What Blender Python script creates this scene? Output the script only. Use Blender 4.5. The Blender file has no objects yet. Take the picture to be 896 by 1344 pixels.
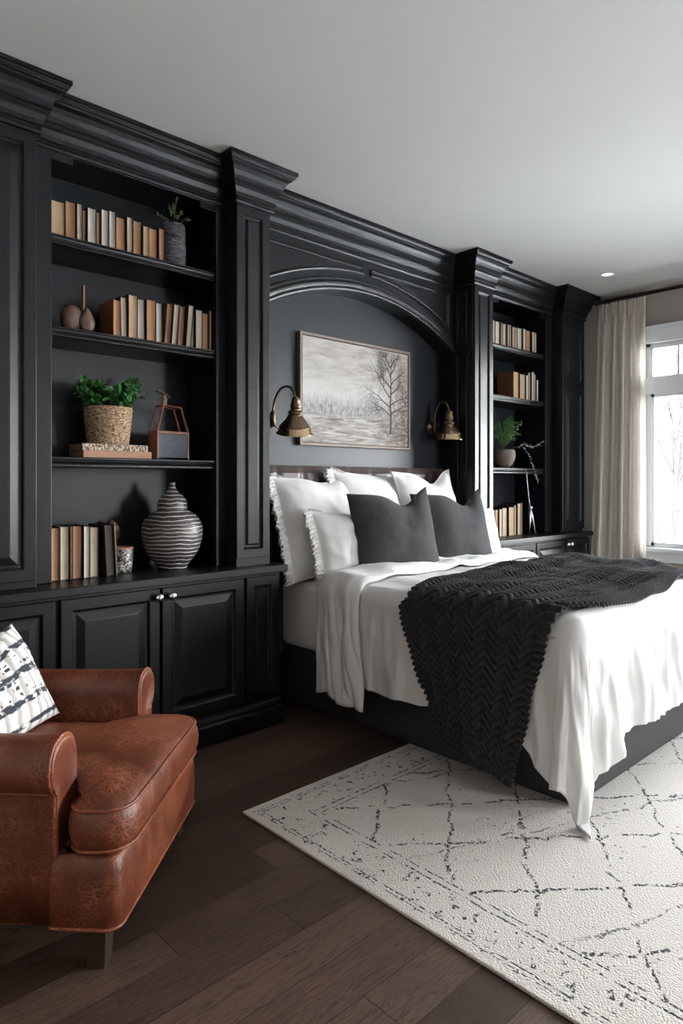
import bpy, bmesh, math, random
from mathutils import Vector, Matrix, noise
R = math.radians
PI = math.pi
SC = bpy.context.scene
COL = SC.collection
random.seed(7)

# ------------------------------------------------------------------ materials
def new_mat(name):
    m = bpy.data.materials.new(name); m.use_nodes = True
    nt = m.node_tree
    return m, nt, nt.nodes['Principled BSDF']

def rgb(c): return (c[0], c[1], c[2], 1.0)

def simple(name, col, rough=0.5, metal=0.0, spec=0.5, bump=0.0, bscale=200.0, var=0.0, vscale=6.0, coord='Object', sheen=0.0, coat=0.0):
    m, nt, b = new_mat(name)
    b.inputs['Base Color'].default_value = rgb(col)
    b.inputs['Roughness'].default_value = rough
    b.inputs['Metallic'].default_value = metal
    b.inputs['Specular IOR Level'].default_value = spec
    if sheen: b.inputs['Sheen Weight'].default_value = sheen
    if coat: b.inputs['Coat Weight'].default_value = coat
    if bump or var:
        tc = nt.nodes.new('ShaderNodeTexCoord')
    if var:
        n = nt.nodes.new('ShaderNodeTexNoise'); n.inputs['Scale'].default_value = vscale; n.inputs['Detail'].default_value = 6
        nt.links.new(tc.outputs[coord], n.inputs['Vector'])
        mx = nt.nodes.new('ShaderNodeMix'); mx.data_type = 'RGBA'
        mx.inputs['A'].default_value = rgb([c * (1 - var) for c in col]); mx.inputs['B'].default_value = rgb([min(1, c * (1 + var)) for c in col])
        nt.links.new(n.outputs['Fac'], mx.inputs['Factor']); nt.links.new(mx.outputs['Result'], b.inputs['Base Color'])
    if bump:
        n2 = nt.nodes.new('ShaderNodeTexNoise'); n2.inputs['Scale'].default_value = bscale; n2.inputs['Detail'].default_value = 4
        nt.links.new(tc.outputs[coord], n2.inputs['Vector'])
        bp = nt.nodes.new('ShaderNodeBump'); bp.inputs['Strength'].default_value = bump; bp.inputs['Distance'].default_value = 0.01
        nt.links.new(n2.outputs['Fac'], bp.inputs['Height']); nt.links.new(bp.outputs['Normal'], b.inputs['Normal'])
    return m

class NG:
    """tiny node-graph helper"""
    def __init__(s, nt): s.nt = nt
    def n(s, t, **kw):
        x = s.nt.nodes.new(t)
        for k, v in kw.items(): setattr(x, k, v)
        return x
    def l(s, a, b): s.nt.links.new(a, b)
    def val(s, inp, v):
        if isinstance(v, (int, float)): inp.default_value = v
        else: s.l(v, inp)
    def math(s, op, a, b=0.0, c=0.0):
        x = s.n('ShaderNodeMath', operation=op)
        s.val(x.inputs[0], a); s.val(x.inputs[1], b); s.val(x.inputs[2], c)
        return x.outputs[0]
    def mix(s, f, a, b):
        x = s.n('ShaderNodeMix', data_type='RGBA')
        s.val(x.inputs['Factor'], f)
        for i, v in (('A', a), ('B', b)):
            if isinstance(v, (tuple, list)): x.inputs[i].default_value = rgb(v)
            else: s.l(v, x.inputs[i])
        return x.outputs['Result']
    def noise(s, vec, scale, detail=4, rough=0.5, dist=0.0):
        x = s.n('ShaderNodeTexNoise'); x.inputs['Scale'].default_value = scale; x.inputs['Detail'].default_value = detail
        x.inputs['Roughness'].default_value = rough; x.inputs['Distortion'].default_value = dist
        s.l(vec, x.inputs['Vector']); return x
    def ramp(s, f, stops):
        x = s.n('ShaderNodeValToRGB'); e = x.color_ramp.elements
        while len(e) < len(stops): e.new(0.5)
        for i, (p, c) in enumerate(stops):
            e[i].position = p; e[i].color = rgb(c) if isinstance(c, (tuple, list)) else (c, c, c, 1)
        s.l(f, x.inputs[0]); return x.outputs[0]
    def maprange(s, v, a, b, c, d, clamp=True):
        x = s.n('ShaderNodeMapRange'); x.clamp = clamp
        s.val(x.inputs[0], v)
        for i, q in enumerate((a, b, c, d)): x.inputs[i + 1].default_value = q
        return x.outputs[0]
    def bump(s, h, strength, dist, to):
        x = s.n('ShaderNodeBump'); x.inputs['Strength'].default_value = strength; x.inputs['Distance'].default_value = dist
        s.l(h, x.inputs['Height']); s.l(x.outputs[0], to)
    def vec(s, x, y, z):
        c = s.n('ShaderNodeCombineXYZ')
        s.val(c.inputs[0], x); s.val(c.inputs[1], y); s.val(c.inputs[2], z); return c.outputs[0]
    def sep(s, v):
        c = s.n('ShaderNodeSeparateXYZ'); s.l(v, c.inputs[0]); return c.outputs

M = {}
M['paint'] = simple('black_cabinet_paint', (0.0042, 0.0050, 0.0066), 0.35, spec=0.30, var=0.10, vscale=3)
M['niche'] = simple('charcoal_panel_paint', (0.0078, 0.0100, 0.0138), 0.42, spec=0.40, var=0.08)
M['ceiling'] = simple('ceiling_paint', (0.78, 0.78, 0.755), 0.95, bump=0.05, bscale=90, var=0.02, vscale=1.5)
M['wall'] = simple('greige_wall_paint', (0.40, 0.365, 0.335), 0.9, bump=0.05, bscale=90)
M['white_trim'] = simple('white_window_paint', (0.80, 0.82, 0.84), 0.4)
M['chrome'] = simple('knob_metal', (0.85, 0.83, 0.80), 0.18, metal=1.0)
M['brass'] = simple('aged_brass', (0.17, 0.115, 0.07), 0.30, metal=1.0, var=0.55, vscale=30, bump=0.1, bscale=80)
M['brass_rim'] = simple('polished_brass', (0.50, 0.36, 0.22), 0.22, metal=1.0, var=0.3, vscale=25)
M['iron'] = simple('dark_iron', (0.04, 0.035, 0.03), 0.4, metal=0.8)
M['silver'] = simple('silver_metal', (0.55, 0.58, 0.64), 0.3, metal=1.0)
M['rod'] = simple('dark_red_brown_rod', (0.035, 0.014, 0.012), 0.35)
M['linen'] = simple('white_bed_linen', (0.72, 0.71, 0.70), 0.85, bump=0.08, bscale=900, sheen=0.1)
M['sheet'] = simple('white_sheet', (0.80, 0.78, 0.76), 0.85, bump=0.3, bscale=9)
M['ruffle'] = simple('ruffle_cotton', (0.76, 0.75, 0.74), 0.95, bump=0.6, bscale=160)
M['bedbase'] = simple('charcoal_bed_fabric', (0.026, 0.026, 0.029), 0.7, bump=0.08, bscale=400, var=0.1)
M['headboard'] = simple('worn_brown_leather', (0.055, 0.038, 0.034), 0.38, var=0.5, vscale=6, bump=0.15, bscale=40)
M['leg_wood'] = simple('dark_leg_wood', (0.035, 0.02, 0.013), 0.4, var=0.3, vscale=20)
M['frame_wood'] = simple('picture_frame_wood', (0.20, 0.15, 0.115), 0.55, var=0.3, vscale=30)
M['cover'] = simple('book_cover', (0.022, 0.014, 0.010), 0.6)
M['cover_brown'] = simple('brown_book_cover', (0.16, 0.06, 0.025), 0.5, var=0.3, vscale=30)
M['stone'] = None
M['leaf'] = simple('green_leaf', (0.045, 0.16, 0.035), 0.42, var=0.6, vscale=25)
M['leaf_pale'] = simple('pale_green_leaf', (0.14, 0.22, 0.09), 0.5, var=0.4, vscale=25)
M['fern'] = simple('fern_green', (0.06, 0.20, 0.035), 0.5, var=0.5, vscale=20)
M['blossom'] = simple('dried_white_blossom', (0.42, 0.41, 0.38), 0.8)
M['stem'] = simple('plant_stem', (0.05, 0.06, 0.025), 0.7)
M['soil'] = simple('soil', (0.015, 0.010, 0.008), 0.95, bump=0.5, bscale=80)
M['orn_wood'] = simple('carved_wood', (0.13, 0.075, 0.055), 0.5, var=0.45, vscale=18)
M['caddy_wood'] = simple('reddish_wood', (0.22, 0.075, 0.04), 0.45, var=0.35, vscale=30)
M['slate'] = simple('slate_panel', (0.09, 0.105, 0.125), 0.6, var=0.3, vscale=40, bump=0.1)
M['tree'] = simple('winter_bark', (0.015, 0.0105, 0.0085), 0.9)
M['ground'] = simple('pale_ground', (0.86, 0.85, 0.83), 0.95, var=0.2, vscale=1)
M['plaster'] = simple('white_plastic', (0.8, 0.8, 0.8), 0.4)
M['pilaster_knit'] = None

def pages_mat(name, col):
    m, nt, b = new_mat(name); g = NG(nt); tc = g.n('ShaderNodeTexCoord')
    s = g.sep(tc.outputs['Object'])
    v = g.vec(g.math('MULTIPLY', s[0], 900), g.math('MULTIPLY', s[1], 8), g.math('MULTIPLY', s[2], 4))
    n = g.noise(v, 1.0, 3)
    n2 = g.noise(tc.outputs['Object'], 14, 4)
    c = g.mix(n.outputs['Fac'], [q * 0.72 for q in col], [min(1, q * 1.2) for q in col])
    c = g.mix(g.math('MULTIPLY', n2.outputs['Fac'], 0.5), c, [q * 0.65 for q in col])
    g.l(c, b.inputs['Base Color']); b.inputs['Roughness'].default_value = 0.85
    g.bump(n.outputs['Fac'], 0.3, 0.002, b.inputs['Normal'])
    return m
M['pg_cream'] = pages_mat('cream_pages', (0.56, 0.46, 0.345))
M['pg_tan'] = pages_mat('tan_pages', (0.50, 0.335, 0.205))
M['pg_brown'] = pages_mat('brown_pages', (0.39, 0.205, 0.105))
M['pg_white'] = pages_mat('off_white_pages', (0.62, 0.565, 0.49))
M['pg_dark'] = pages_mat('dark_brown_pages', (0.24, 0.12, 0.07))

def floor_mat():
    m, nt, b = new_mat('dark_oak_planks'); g = NG(nt); tc = g.n('ShaderNodeTexCoord')
    s = g.sep(tc.outputs['Object'])
    W = 0.1585
    yy = g.math('DIVIDE', g.math('ADD', s[1], 20 * W - 0.0115), W)
    row = g.math('FLOOR', yy); fy = g.math('SUBTRACT', yy, row)
    wn = g.n('ShaderNodeTexWhiteNoise', noise_dimensions='1D'); g.l(row, wn.inputs['W'])
    L = 1.9
    xx = g.math('ADD', g.math('DIVIDE', g.math('ADD', s[0], 20.0), L), g.math('MULTIPLY', wn.outputs['Value'], 7.3))
    cx = g.math('FLOOR', xx); fx = g.math('SUBTRACT', xx, cx)
    wn2 = g.n('ShaderNodeTexWhiteNoise', noise_dimensions='2D')
    g.l(g.vec(row, cx, 0.0), wn2.inputs['Vector'])
    rnd = wn2.outputs['Value']
    # grain
    gv = g.vec(g.math('ADD', g.math('MULTIPLY', s[0], 1.6), g.math('MULTIPLY', rnd, 31)), g.math('MULTIPLY', s[1], 16), g.math('MULTIPLY', rnd, 9))
    n1 = g.noise(gv, 1.6, 5, 0.6, 1.2)
    wv = g.math('FRACT', g.math('MULTIPLY', n1.outputs['Fac'], 9))
    rings = g.ramp(wv, [(0.0, 0.0), (0.18, 0.75), (0.7, 1.0), (1.0, 0.15)])
    gv2 = g.vec(g.math('MULTIPLY', s[0], 14), g.math('MULTIPLY', s[1], 260), g.math('MULTIPLY', rnd, 9))
    n2 = g.noise(gv2, 1.0, 4, 0.6)
    base = g.ramp(rnd, [(0.0, (0.070, 0.040, 0.027)), (0.35, (0.105, 0.061, 0.042)), (0.7, (0.140, 0.085, 0.059)), (1.0, (0.19, 0.12, 0.083))])
    dark = g.mix(0.78, base, (0.014, 0.008, 0.006))
    c = g.mix(g.math('MULTIPLY', rings, 1.0), dark, base)
    c = g.mix(g.maprange(n2.outputs['Fac'], 0.38, 0.62, 0.45, 0.0), c, (0.014, 0.008, 0.006))
    n3 = g.noise(tc.outputs['Object'], 3.0, 5)
    c = g.mix(g.maprange(n3.outputs['Fac'], 0.35, 0.7, 0.35, 0.0), c, (0.02, 0.011, 0.008))
    # seams
    dy = g.math('MINIMUM', fy, g.math('SUBTRACT', 1.0, fy)); dx = g.math('MINIMUM', fx, g.math('SUBTRACT', 1.0, fx))
    seam = g.math('MAXIMUM', g.maprange(dy, 0.006, 0.014, 1, 0), g.maprange(dx, 0.0006, 0.0015, 1, 0))
    c = g.mix(g.math('MULTIPLY', seam, 0.85), c, (0.006, 0.004, 0.003))
    g.l(c, b.inputs['Base Color'])
    g.l(g.maprange(n2.outputs['Fac'], 0.3, 0.7, 0.42, 0.58), b.inputs['Roughness']); b.inputs['Specular IOR Level'].default_value = 0.3
    h = g.math('SUBTRACT', g.math('MULTIPLY', n2.outputs['Fac'], 0.35), g.math('MULTIPLY', seam, 1.0))
    h = g.math('ADD', h, g.math('MULTIPLY', rings, 0.3))
    g.bump(h, 0.35, 0.002, b.inputs['Normal'])
    return m
M['floor'] = floor_mat()

def rug_mat():
    m, nt, b = new_mat('wool_rug'); g = NG(nt); tc = g.n('ShaderNodeTexCoord')
    P = tc.outputs['Object']
    wn = g.noise(P, 7, 3); wn2 = g.noise(P, 34, 2)
    s = g.sep(P); w = g.sep(wn.outputs['Color']); w2 = g.sep(wn2.outputs['Color'])
    def warp(c, i):
        return g.math('ADD', c, g.math('ADD', g.math('MULTIPLY', g.math('SUBTRACT', w[i], 0.5), 0.10), g.math('MULTIPLY', g.math('SUBTRACT', w2[i], 0.5), 0.02)))
    x = warp(s[0], 0); y = warp(s[1], 1)
    def lines(expr, width, per):
        f = g.math('FRACT', expr); d = g.math('MULTIPLY', g.math('MINIMUM', f, g.math('SUBTRACT', 1.0, f)), per)
        return g.maprange(d, width * 0.9, width * 1.3, 1, 0)
    A = lines(g.math('ADD', g.math('DIVIDE', x, 0.50), g.math('DIVIDE', y, 0.40)), 0.0065, 0.31)
    B = lines(g.math('SUBTRACT', g.math('DIVIDE', x, 0.47), g.math('DIVIDE', y, 0.36)), 0.006, 0.29)
    C = lines(g.math('ADD', g.math('DIVIDE', x, 1.55), g.math('DIVIDE', y, 0.62)), 0.005, 0.57)
    field = g.math('MAXIMUM', g.math('MAXIMUM', A, B), g.math('MULTIPLY', C, 0.8))
    nb = g.noise(P, 2.4, 2)
    field = g.math('MULTIPLY', field, g.maprange(nb.outputs['Fac'], 0.34, 0.40, 0.15, 1))
    # border distance: d from left edge x=0 and far edge y=0 (object origin = far-left corner; extents RX, RY)
    RX, RY = 3.75, 3.45
    xs = g.math('ADD', s[0], g.math('MULTIPLY', g.math('SUBTRACT', w2[0], 0.5), 0.012)); ys = g.math('ADD', s[1], g.math('MULTIPLY', g.math('SUBTRACT', w2[1], 0.5), 0.012))
    d1 = g.math('MINIMUM', xs, g.math('SUBTRACT', RX, xs)); d2 = g.math('MINIMUM', g.math('MULTIPLY', ys, -1.0), g.math('ADD', RY, ys))
    d = g.math('MINIMUM', d1, d2)
    inb = g.maprange(d, 0.235, 0.24, 0, 1)
    def stripe(c, wd): return g.maprange(g.math('ABSOLUTE', g.math('SUBTRACT', d, c)), wd * 0.6, wd, 1, 0)
    st = g.math('MAXIMUM', stripe(0.235, 0.0045), g.math('MAXIMUM', stripe(0.205, 0.005), g.math('MAXIMUM', stripe(0.062, 0.004), stripe(0.045, 0.003))))
    nd = g.noise(P, 38, 2); dabs = g.maprange(nd.outputs['Fac'], 0.60, 0.63, 0, 1)
    band = g.math('MULTIPLY', dabs, g.math('MULTIPLY', g.maprange(d, 0.03, 0.035, 0, 1), g.maprange(d, 0.19, 0.195, 1, 0)))
    brk = g.noise(P, 16, 2); keep = g.maprange(brk.outputs['Fac'], 0.40, 0.46, 0, 1)
    speck = g.noise(P, 85, 2); kp2 = g.maprange(speck.outputs['Fac'], 0.42, 0.50, 0, 1)
    pat = g.math('MAXIMUM', g.math('MULTIPLY', field, inb), g.math('MAXIMUM', st, band))
    nd2 = g.noise(P, 46, 2)
    nb2 = g.noise(P, 3.1, 2)
    loose = g.math('MULTIPLY', g.math('MULTIPLY', g.maprange(nd2.outputs['Fac'], 0.66, 0.69, 0, 0.8), inb), g.maprange(nb2.outputs['Fac'], 0.5, 0.56, 0, 1))
    pat = g.math('MULTIPLY', g.math('MAXIMUM', g.math('MULTIPLY', pat, keep), loose), kp2)
    n = g.noise(P, 260, 3); n0 = g.noise(P, 1.3, 3)
    base = g.mix(n.outputs['Fac'], (0.49, 0.45, 0.415), (0.76, 0.72, 0.685))
    base = g.mix(g.math('MULTIPLY', n0.outputs['Fac'], 0.35), base, (0.68, 0.60, 0.53))
    c = g.mix(g.math('MULTIPLY', pat, 0.95), base, (0.030, 0.038, 0.048))
    g.l(c, b.inputs['Base Color']); b.inputs['Roughness'].default_value = 1.0; b.inputs['Specular IOR Level'].default_value = 0.1
    vor = g.n('ShaderNodeTexVoronoi'); vor.inputs['Scale'].default_value = 170; g.l(P, vor.inputs['Vector'])
    h = g.math('ADD', g.math('MULTIPLY', vor.outputs['Distance'], -1.0), g.math('MULTIPLY', pat, -0.5))
    g.bump(h, 0.55, 0.005, b.inputs['Normal'])
    return m
M['rug'] = rug_mat()

def leather_mat(name, k=1.0, red=1.0):
    m, nt, b = new_mat(name); g = NG(nt); tc = g.n('ShaderNodeTexCoord'); P = tc.outputs['Object']
    w = g.noise(P, 6, 4)
    add = g.n('ShaderNodeVectorMath', operation='ADD'); sc = g.n('ShaderNodeVectorMath', operation='SCALE'); sc.inputs['Scale'].default_value = 0.07
    g.l(w.outputs['Color'], sc.inputs[0]); g.l(P, add.inputs[0]); g.l(sc.outputs[0], add.inputs[1])
    def vein(scale, wd):
        v = g.n('ShaderNodeTexVoronoi', feature='DISTANCE_TO_EDGE'); v.inputs['Scale'].default_value = scale; g.l(add.outputs[0], v.inputs['Vector'])
        return g.maprange(v.outputs['Distance'], 0.0, wd, 1, 0)
    v1 = vein(42, 0.09); v2 = vein(95, 0.14)
    n = g.noise(P, 2.6, 5, 0.6); n2 = g.noise(P, 9, 4)
    base = g.ramp(n.outputs['Fac'], [(0.3, (0.038 * k, 0.0075 * k, 0.0030 * k)), (0.52, (0.084 * k, 0.0185 * k, 0.0068 * k)), (0.75, (0.140 * k, 0.036 * k, 0.0130 * k))])
    veins = g.math('MULTIPLY', g.math('MAXIMUM', v1, g.math('MULTIPLY', v2, 0.7)), g.maprange(n2.outputs['Fac'], 0.40, 0.62, 0.08, 0.75))
    c = g.mix(veins, base, (0.27 * k, 0.092 * k, 0.042 * k))
    g.l(c, b.inputs['Base Color'])
    g.l(g.maprange(n2.outputs['Fac'], 0.3, 0.7, 0.33, 0.50), b.inputs['Roughness'])
    fine = g.noise(P, 240, 3)
    h = g.math('ADD', g.math('MULTIPLY', fine.outputs['Fac'], 0.3), g.math('ADD', g.math('MULTIPLY', n2.outputs['Fac'], 0.6), g.math('MULTIPLY', g.math('MAXIMUM', v1, v2), -0.3)))
    g.bump(h, 0.35, 0.004, b.inputs['Normal'])
    return m
M['leather'] = leather_mat('cognac_leather', 1.35)
M['piping'] = leather_mat('leather_piping', 2.0)

def throwpillow_mat():
    m, nt, b = new_mat('dabbed_pattern_cotton'); g = NG(nt); tc = g.n('ShaderNodeTexCoord'); uv = g.sep(tc.outputs['UV'])
    nz = g.noise(tc.outputs['UV'], 9, 3); d = g.math('MULTIPLY', g.math('SUBTRACT', nz.outputs['Fac'], 0.5), 0.06)
    u = g.math('ADD', uv[0], d); v = g.math('SUBTRACT', uv[1], d)
    # grey / cream vertical stripes
    st = g.math('FRACT', g.math('MULTIPLY', u, 10)); c = g.ramp(st, [(0.0, (0.80, 0.79, 0.76)), (0.45, (0.82, 0.80, 0.77)), (0.52, (0.40, 0.37, 0.34)), (0.8, (0.50, 0.46, 0.42)), (0.95, (0.78, 0.77, 0.75))])
    # rows of dark dabs
    fr = g.math('FRACT', g.math('MULTIPLY', v, 4.6)); 
    rowm = g.maprange(g.math('ABSOLUTE', g.math('SUBTRACT', fr, 0.5)), 0.10, 0.16, 1, 0)
    fc = g.math('FRACT', g.math('MULTIPLY', u, 20)); colm = g.maprange(g.math('ABSOLUTE', g.math('SUBTRACT', fc, 0.5)), 0.30, 0.40, 1, 0)
    nr = g.noise(tc.outputs['UV'], 14, 2); keep = g.maprange(nr.outputs['Fac'], 0.38, 0.46, 0, 1)
    f2 = g.math('FRACT', g.math('MULTIPLY', v, 17)); r2 = g.maprange(g.math('ABSOLUTE', g.math('SUBTRACT', f2, 0.5)), 0.22, 0.30, 1, 0)
    nr2 = g.noise(tc.outputs['UV'], 11, 1); k2 = g.maprange(nr2.outputs['Fac'], 0.52, 0.56, 0, 1)
    vb = g.maprange(g.math('ABSOLUTE', g.math('SUBTRACT', v, 0.52)), 0.20, 0.22, 1, 0)
    pat = g.math('MAXIMUM', g.math('MULTIPLY', rowm, keep), g.math('MULTIPLY', g.math('MULTIPLY', r2, colm), g.math('MULTIPLY', k2, vb)))
    c = g.mix(pat, c, (0.028, 0.034, 0.045))
    g.l(c, b.inputs['Base Color']); b.inputs['Roughness'].default_value = 0.9
    fine = g.noise(tc.outputs['UV'], 160, 2); g.bump(fine.outputs['Fac'], 0.3, 0.002, b.inputs['Normal'])
    return m
M['dabbed'] = throwpillow_mat()

def knit_mat():
    m, nt, b = new_mat('charcoal_knit'); g = NG(nt); tc = g.n('ShaderNodeTexCoord'); uv = g.sep(tc.outputs['UV'])
    u = g.math('MULTIPLY', uv[0], 46); v = g.math('MULTIPLY', uv[1], 60)
    tri = g.math('ABSOLUTE', g.math('SUBTRACT', g.math('FRACT', u), 0.5))
    a = g.math('SINE', g.math('MULTIPLY', g.math('ADD', v, g.math('MULTIPLY', tri, 1.6)), 6.283))
    ribs = g.math('SINE', g.math('MULTIPLY', u, 6.283))
    h = g.math('ADD', g.math('MULTIPLY', a, 0.6), g.math('MULTIPLY', ribs, 0.5))
    n = g.noise(tc.outputs['UV'], 5, 4)
    c = g.mix(g.maprange(h, -0.9, 0.9, 0, 1), (0.016, 0.0165, 0.018), (0.055, 0.056, 0.059))
    c = g.mix(g.math('MULTIPLY', n.outputs['Fac'], 0.4), c, (0.034, 0.034, 0.036))
    g.l(c, b.inputs['Base Color']); b.inputs['Roughness'].default_value = 0.95; b.inputs['Sheen Weight'].default_value = 0.06
    g.bump(h, 0.6, 0.004, b.inputs['Normal'])
    return m
M['knit'] = knit_mat()

def throw_mat():
    m, nt, b = new_mat('charcoal_chunky_wool'); g = NG(nt); tc = g.n('ShaderNodeTexCoord'); P = tc.outputs['Object']
    n = g.noise(P, 90, 3, 0.7); n2 = g.noise(P, 300, 2)
    c = g.mix(n.outputs['Fac'], (0.0045, 0.005, 0.006), (0.034, 0.0355, 0.040))
    g.l(c, b.inputs['Base Color']); b.inputs['Roughness'].default_value = 1.0; b.inputs['Sheen Weight'].default_value = 0.10
    b.inputs['Sheen Roughness'].default_value = 0.5
    g.bump(g.math('ADD', n.outputs['Fac'], n2.outputs['Fac']), 0.8, 0.006, b.inputs['Normal'])
    return m
M['throw'] = throw_mat()

def curtain_mat():
    m, nt, b = new_mat('natural_linen_curtain'); g = NG(nt); tc = g.n('ShaderNodeTexCoord'); s = g.sep(tc.outputs['Object'])
    n1 = g.noise(g.vec(g.math('MULTIPLY', s[1], 500), g.math('MULTIPLY', s[0], 500), g.math('MULTIPLY', s[2], 25)), 1, 2)
    n2 = g.noise(g.vec(g.math('MULTIPLY', s[1], 25), g.math('MULTIPLY', s[0], 25), g.math('MULTIPLY', s[2], 500)), 1, 2)
    f = g.math('MULTIPLY', g.math('ADD', n1.outputs['Fac'], n2.outputs['Fac']), 0.5)
    c = g.mix(g.maprange(f, 0.35, 0.65, 0, 1), (0.70, 0.64, 0.57), (0.86, 0.81, 0.75))
    g.l(c, b.inputs['Base Color']); b.inputs['Roughness'].default_value = 0.95; b.inputs['Specular IOR Level'].default_value = 0.1
    tr = g.n('ShaderNodeBsdfTranslucent'); g.l(c, tr.inputs['Color'])
    mx = g.n('ShaderNodeMixShader'); mx.inputs[0].default_value = 0.33
    out = nt.nodes['Material Output']; g.l(b.outputs[0], mx.inputs[1]); g.l(tr.outputs[0], mx.inputs[2]); g.l(mx.outputs[0], out.inputs['Surface'])
    return m
M['curtain'] = curtain_mat()

def glass_mat():
    m, nt, b = new_mat('window_glass'); g = NG(nt)
    fr = g.n('ShaderNodeFresnel'); fr.inputs[0].default_value = 1.35
    t = g.n('ShaderNodeBsdfTransparent'); gl = g.n('ShaderNodeBsdfGlossy'); gl.inputs['Roughness'].default_value = 0.02
    t.inputs['Color'].default_value = (0.97, 0.98, 0.98, 1)
    mx = g.n('ShaderNodeMixShader'); g.l(fr.outputs[0], mx.inputs[0]); g.l(t.outputs[0], mx.inputs[1]); g.l(gl.outputs[0], mx.inputs[2])
    g.l(mx.outputs[0], nt.nodes['Material Output'].inputs['Surface'])
    return m
M['glass'] = glass_mat()

def vase_mat():
    m, nt, b = new_mat('banded_stoneware'); g = NG(nt); tc = g.n('ShaderNodeTexCoord'); P = tc.outputs['Object']; s = g.sep(P)
    n = g.noise(P, 7, 3); n2 = g.noise(g.vec(s[0], s[1], g.math('MULTIPLY', s[2], 9)), 6, 3)
    z = g.math('ADD', s[2], g.math('MULTIPLY', g.math('SUBTRACT', n.outputs['Fac'], 0.5), 0.034))
    f = g.math('FRACT', g.math('MULTIPLY', z, 46)); d = g.math('ABSOLUTE', g.math('SUBTRACT', f, 0.5))
    line = g.maprange(d, 0.06, 0.13, 1, 0)
    c = g.mix(g.math('MULTIPLY', line, g.maprange(n2.outputs['Fac'], 0.32, 0.46, 0.35, 1)), g.mix(n2.outputs['Fac'], (0.030, 0.023, 0.022), (0.11, 0.09, 0.086)), (0.80, 0.77, 0.75))
    g.l(c, b.inputs['Base Color']); b.inputs['Roughness'].default_value = 0.4
    g.bump(line, 0.5, 0.004, b.inputs['Normal'])
    return m
M['banded'] = vase_mat()

def weave_mat():
    m, nt, b = new_mat('seagrass_weave'); g = NG(nt); tc = g.n('ShaderNodeTexCoord'); s = g.sep(tc.outputs['Object'])
    ang = g.math('ARCTAN2', s[1], s[0])
    w = g.noise(tc.outputs['Object'], 25, 2)
    v = g.vec(g.math('MULTIPLY', ang, 7), g.math('ADD', g.math('MULTIPLY', s[2], 130), g.math('MULTIPLY', w.outputs['Fac'], 2)), 0.0)
    n = g.noise(v, 1.0, 3, 0.6, 0.6)
    c = g.ramp(n.outputs['Fac'], [(0.35, (0.07, 0.035, 0.018)), (0.47, (0.34, 0.21, 0.12)), (0.6, (0.60, 0.43, 0.27))])
    g.l(c, b.inputs['Base Color']); b.inputs['Roughness'].default_value = 0.75
    g.bump(n.outputs['Fac'], 1.0, 0.01, b.inputs['Normal'])
    return m
M['weave'] = weave_mat()

def rough_stone():
    m, nt, b = new_mat('rough_grey_ceramic'); g = NG(nt); tc = g.n('ShaderNodeTexCoord'); s = g.sep(tc.outputs['Object'])
    n = g.noise(g.vec(s[0], s[1], g.math('MULTIPLY', s[2], 3.5)), 22, 5, 0.7, 1.0)
    c = g.ramp(n.outputs['Fac'], [(0.38, (0.02, 0.02, 0.024)), (0.55, (0.13, 0.13, 0.145)), (0.7, (0.30, 0.30, 0.32))])
    g.l(c, b.inputs['Base Color']); b.inputs['Roughness'].default_value = 0.7
    g.bump(n.outputs['Fac'], 0.9, 0.01, b.inputs['Normal']); return m
M['stone'] = rough_stone()

def speckle():
    m, nt, b = new_mat('black_white_speckle'); g = NG(nt); tc = g.n('ShaderNodeTexCoord')
    n = g.noise(tc.outputs['Object'], 75, 2, 0.5, 1.5)
    c = g.ramp(n.outputs['Fac'], [(0.50, (0.008, 0.008, 0.008)), (0.56, (0.55, 0.53, 0.50))])
    g.l(c, b.inputs['Base Color']); b.inputs['Roughness'].default_value = 0.35; return m
M['speckle'] = speckle()
M['bowl'] = simple('brown_stoneware_bowl', (0.13, 0.095, 0.08), 0.8, var=0.4, vscale=25, bump=0.3, bscale=60)

def spine_mat():
    m, nt, b = new_mat('gilt_patterned_spine'); g = NG(nt); tc = g.n('ShaderNodeTexCoord'); s = g.sep(tc.outputs['Object'])
    n = g.noise(g.vec(g.math('MULTIPLY', s[0], 110), 0.0, g.math('MULTIPLY', s[2], 60)), 1, 2)
    c = g.ramp(n.outputs['Fac'], [(0.45, (0.13, 0.07, 0.045)), (0.55, (0.55, 0.44, 0.33))])
    g.l(c, b.inputs['Base Color']); b.inputs['Roughness'].default_value = 0.6; return m
M['gilt'] = spine_mat()
M['spine_tan'] = simple('tan_leather_spine', (0.40, 0.21, 0.13), 0.6, var=0.3, vscale=40)

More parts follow.
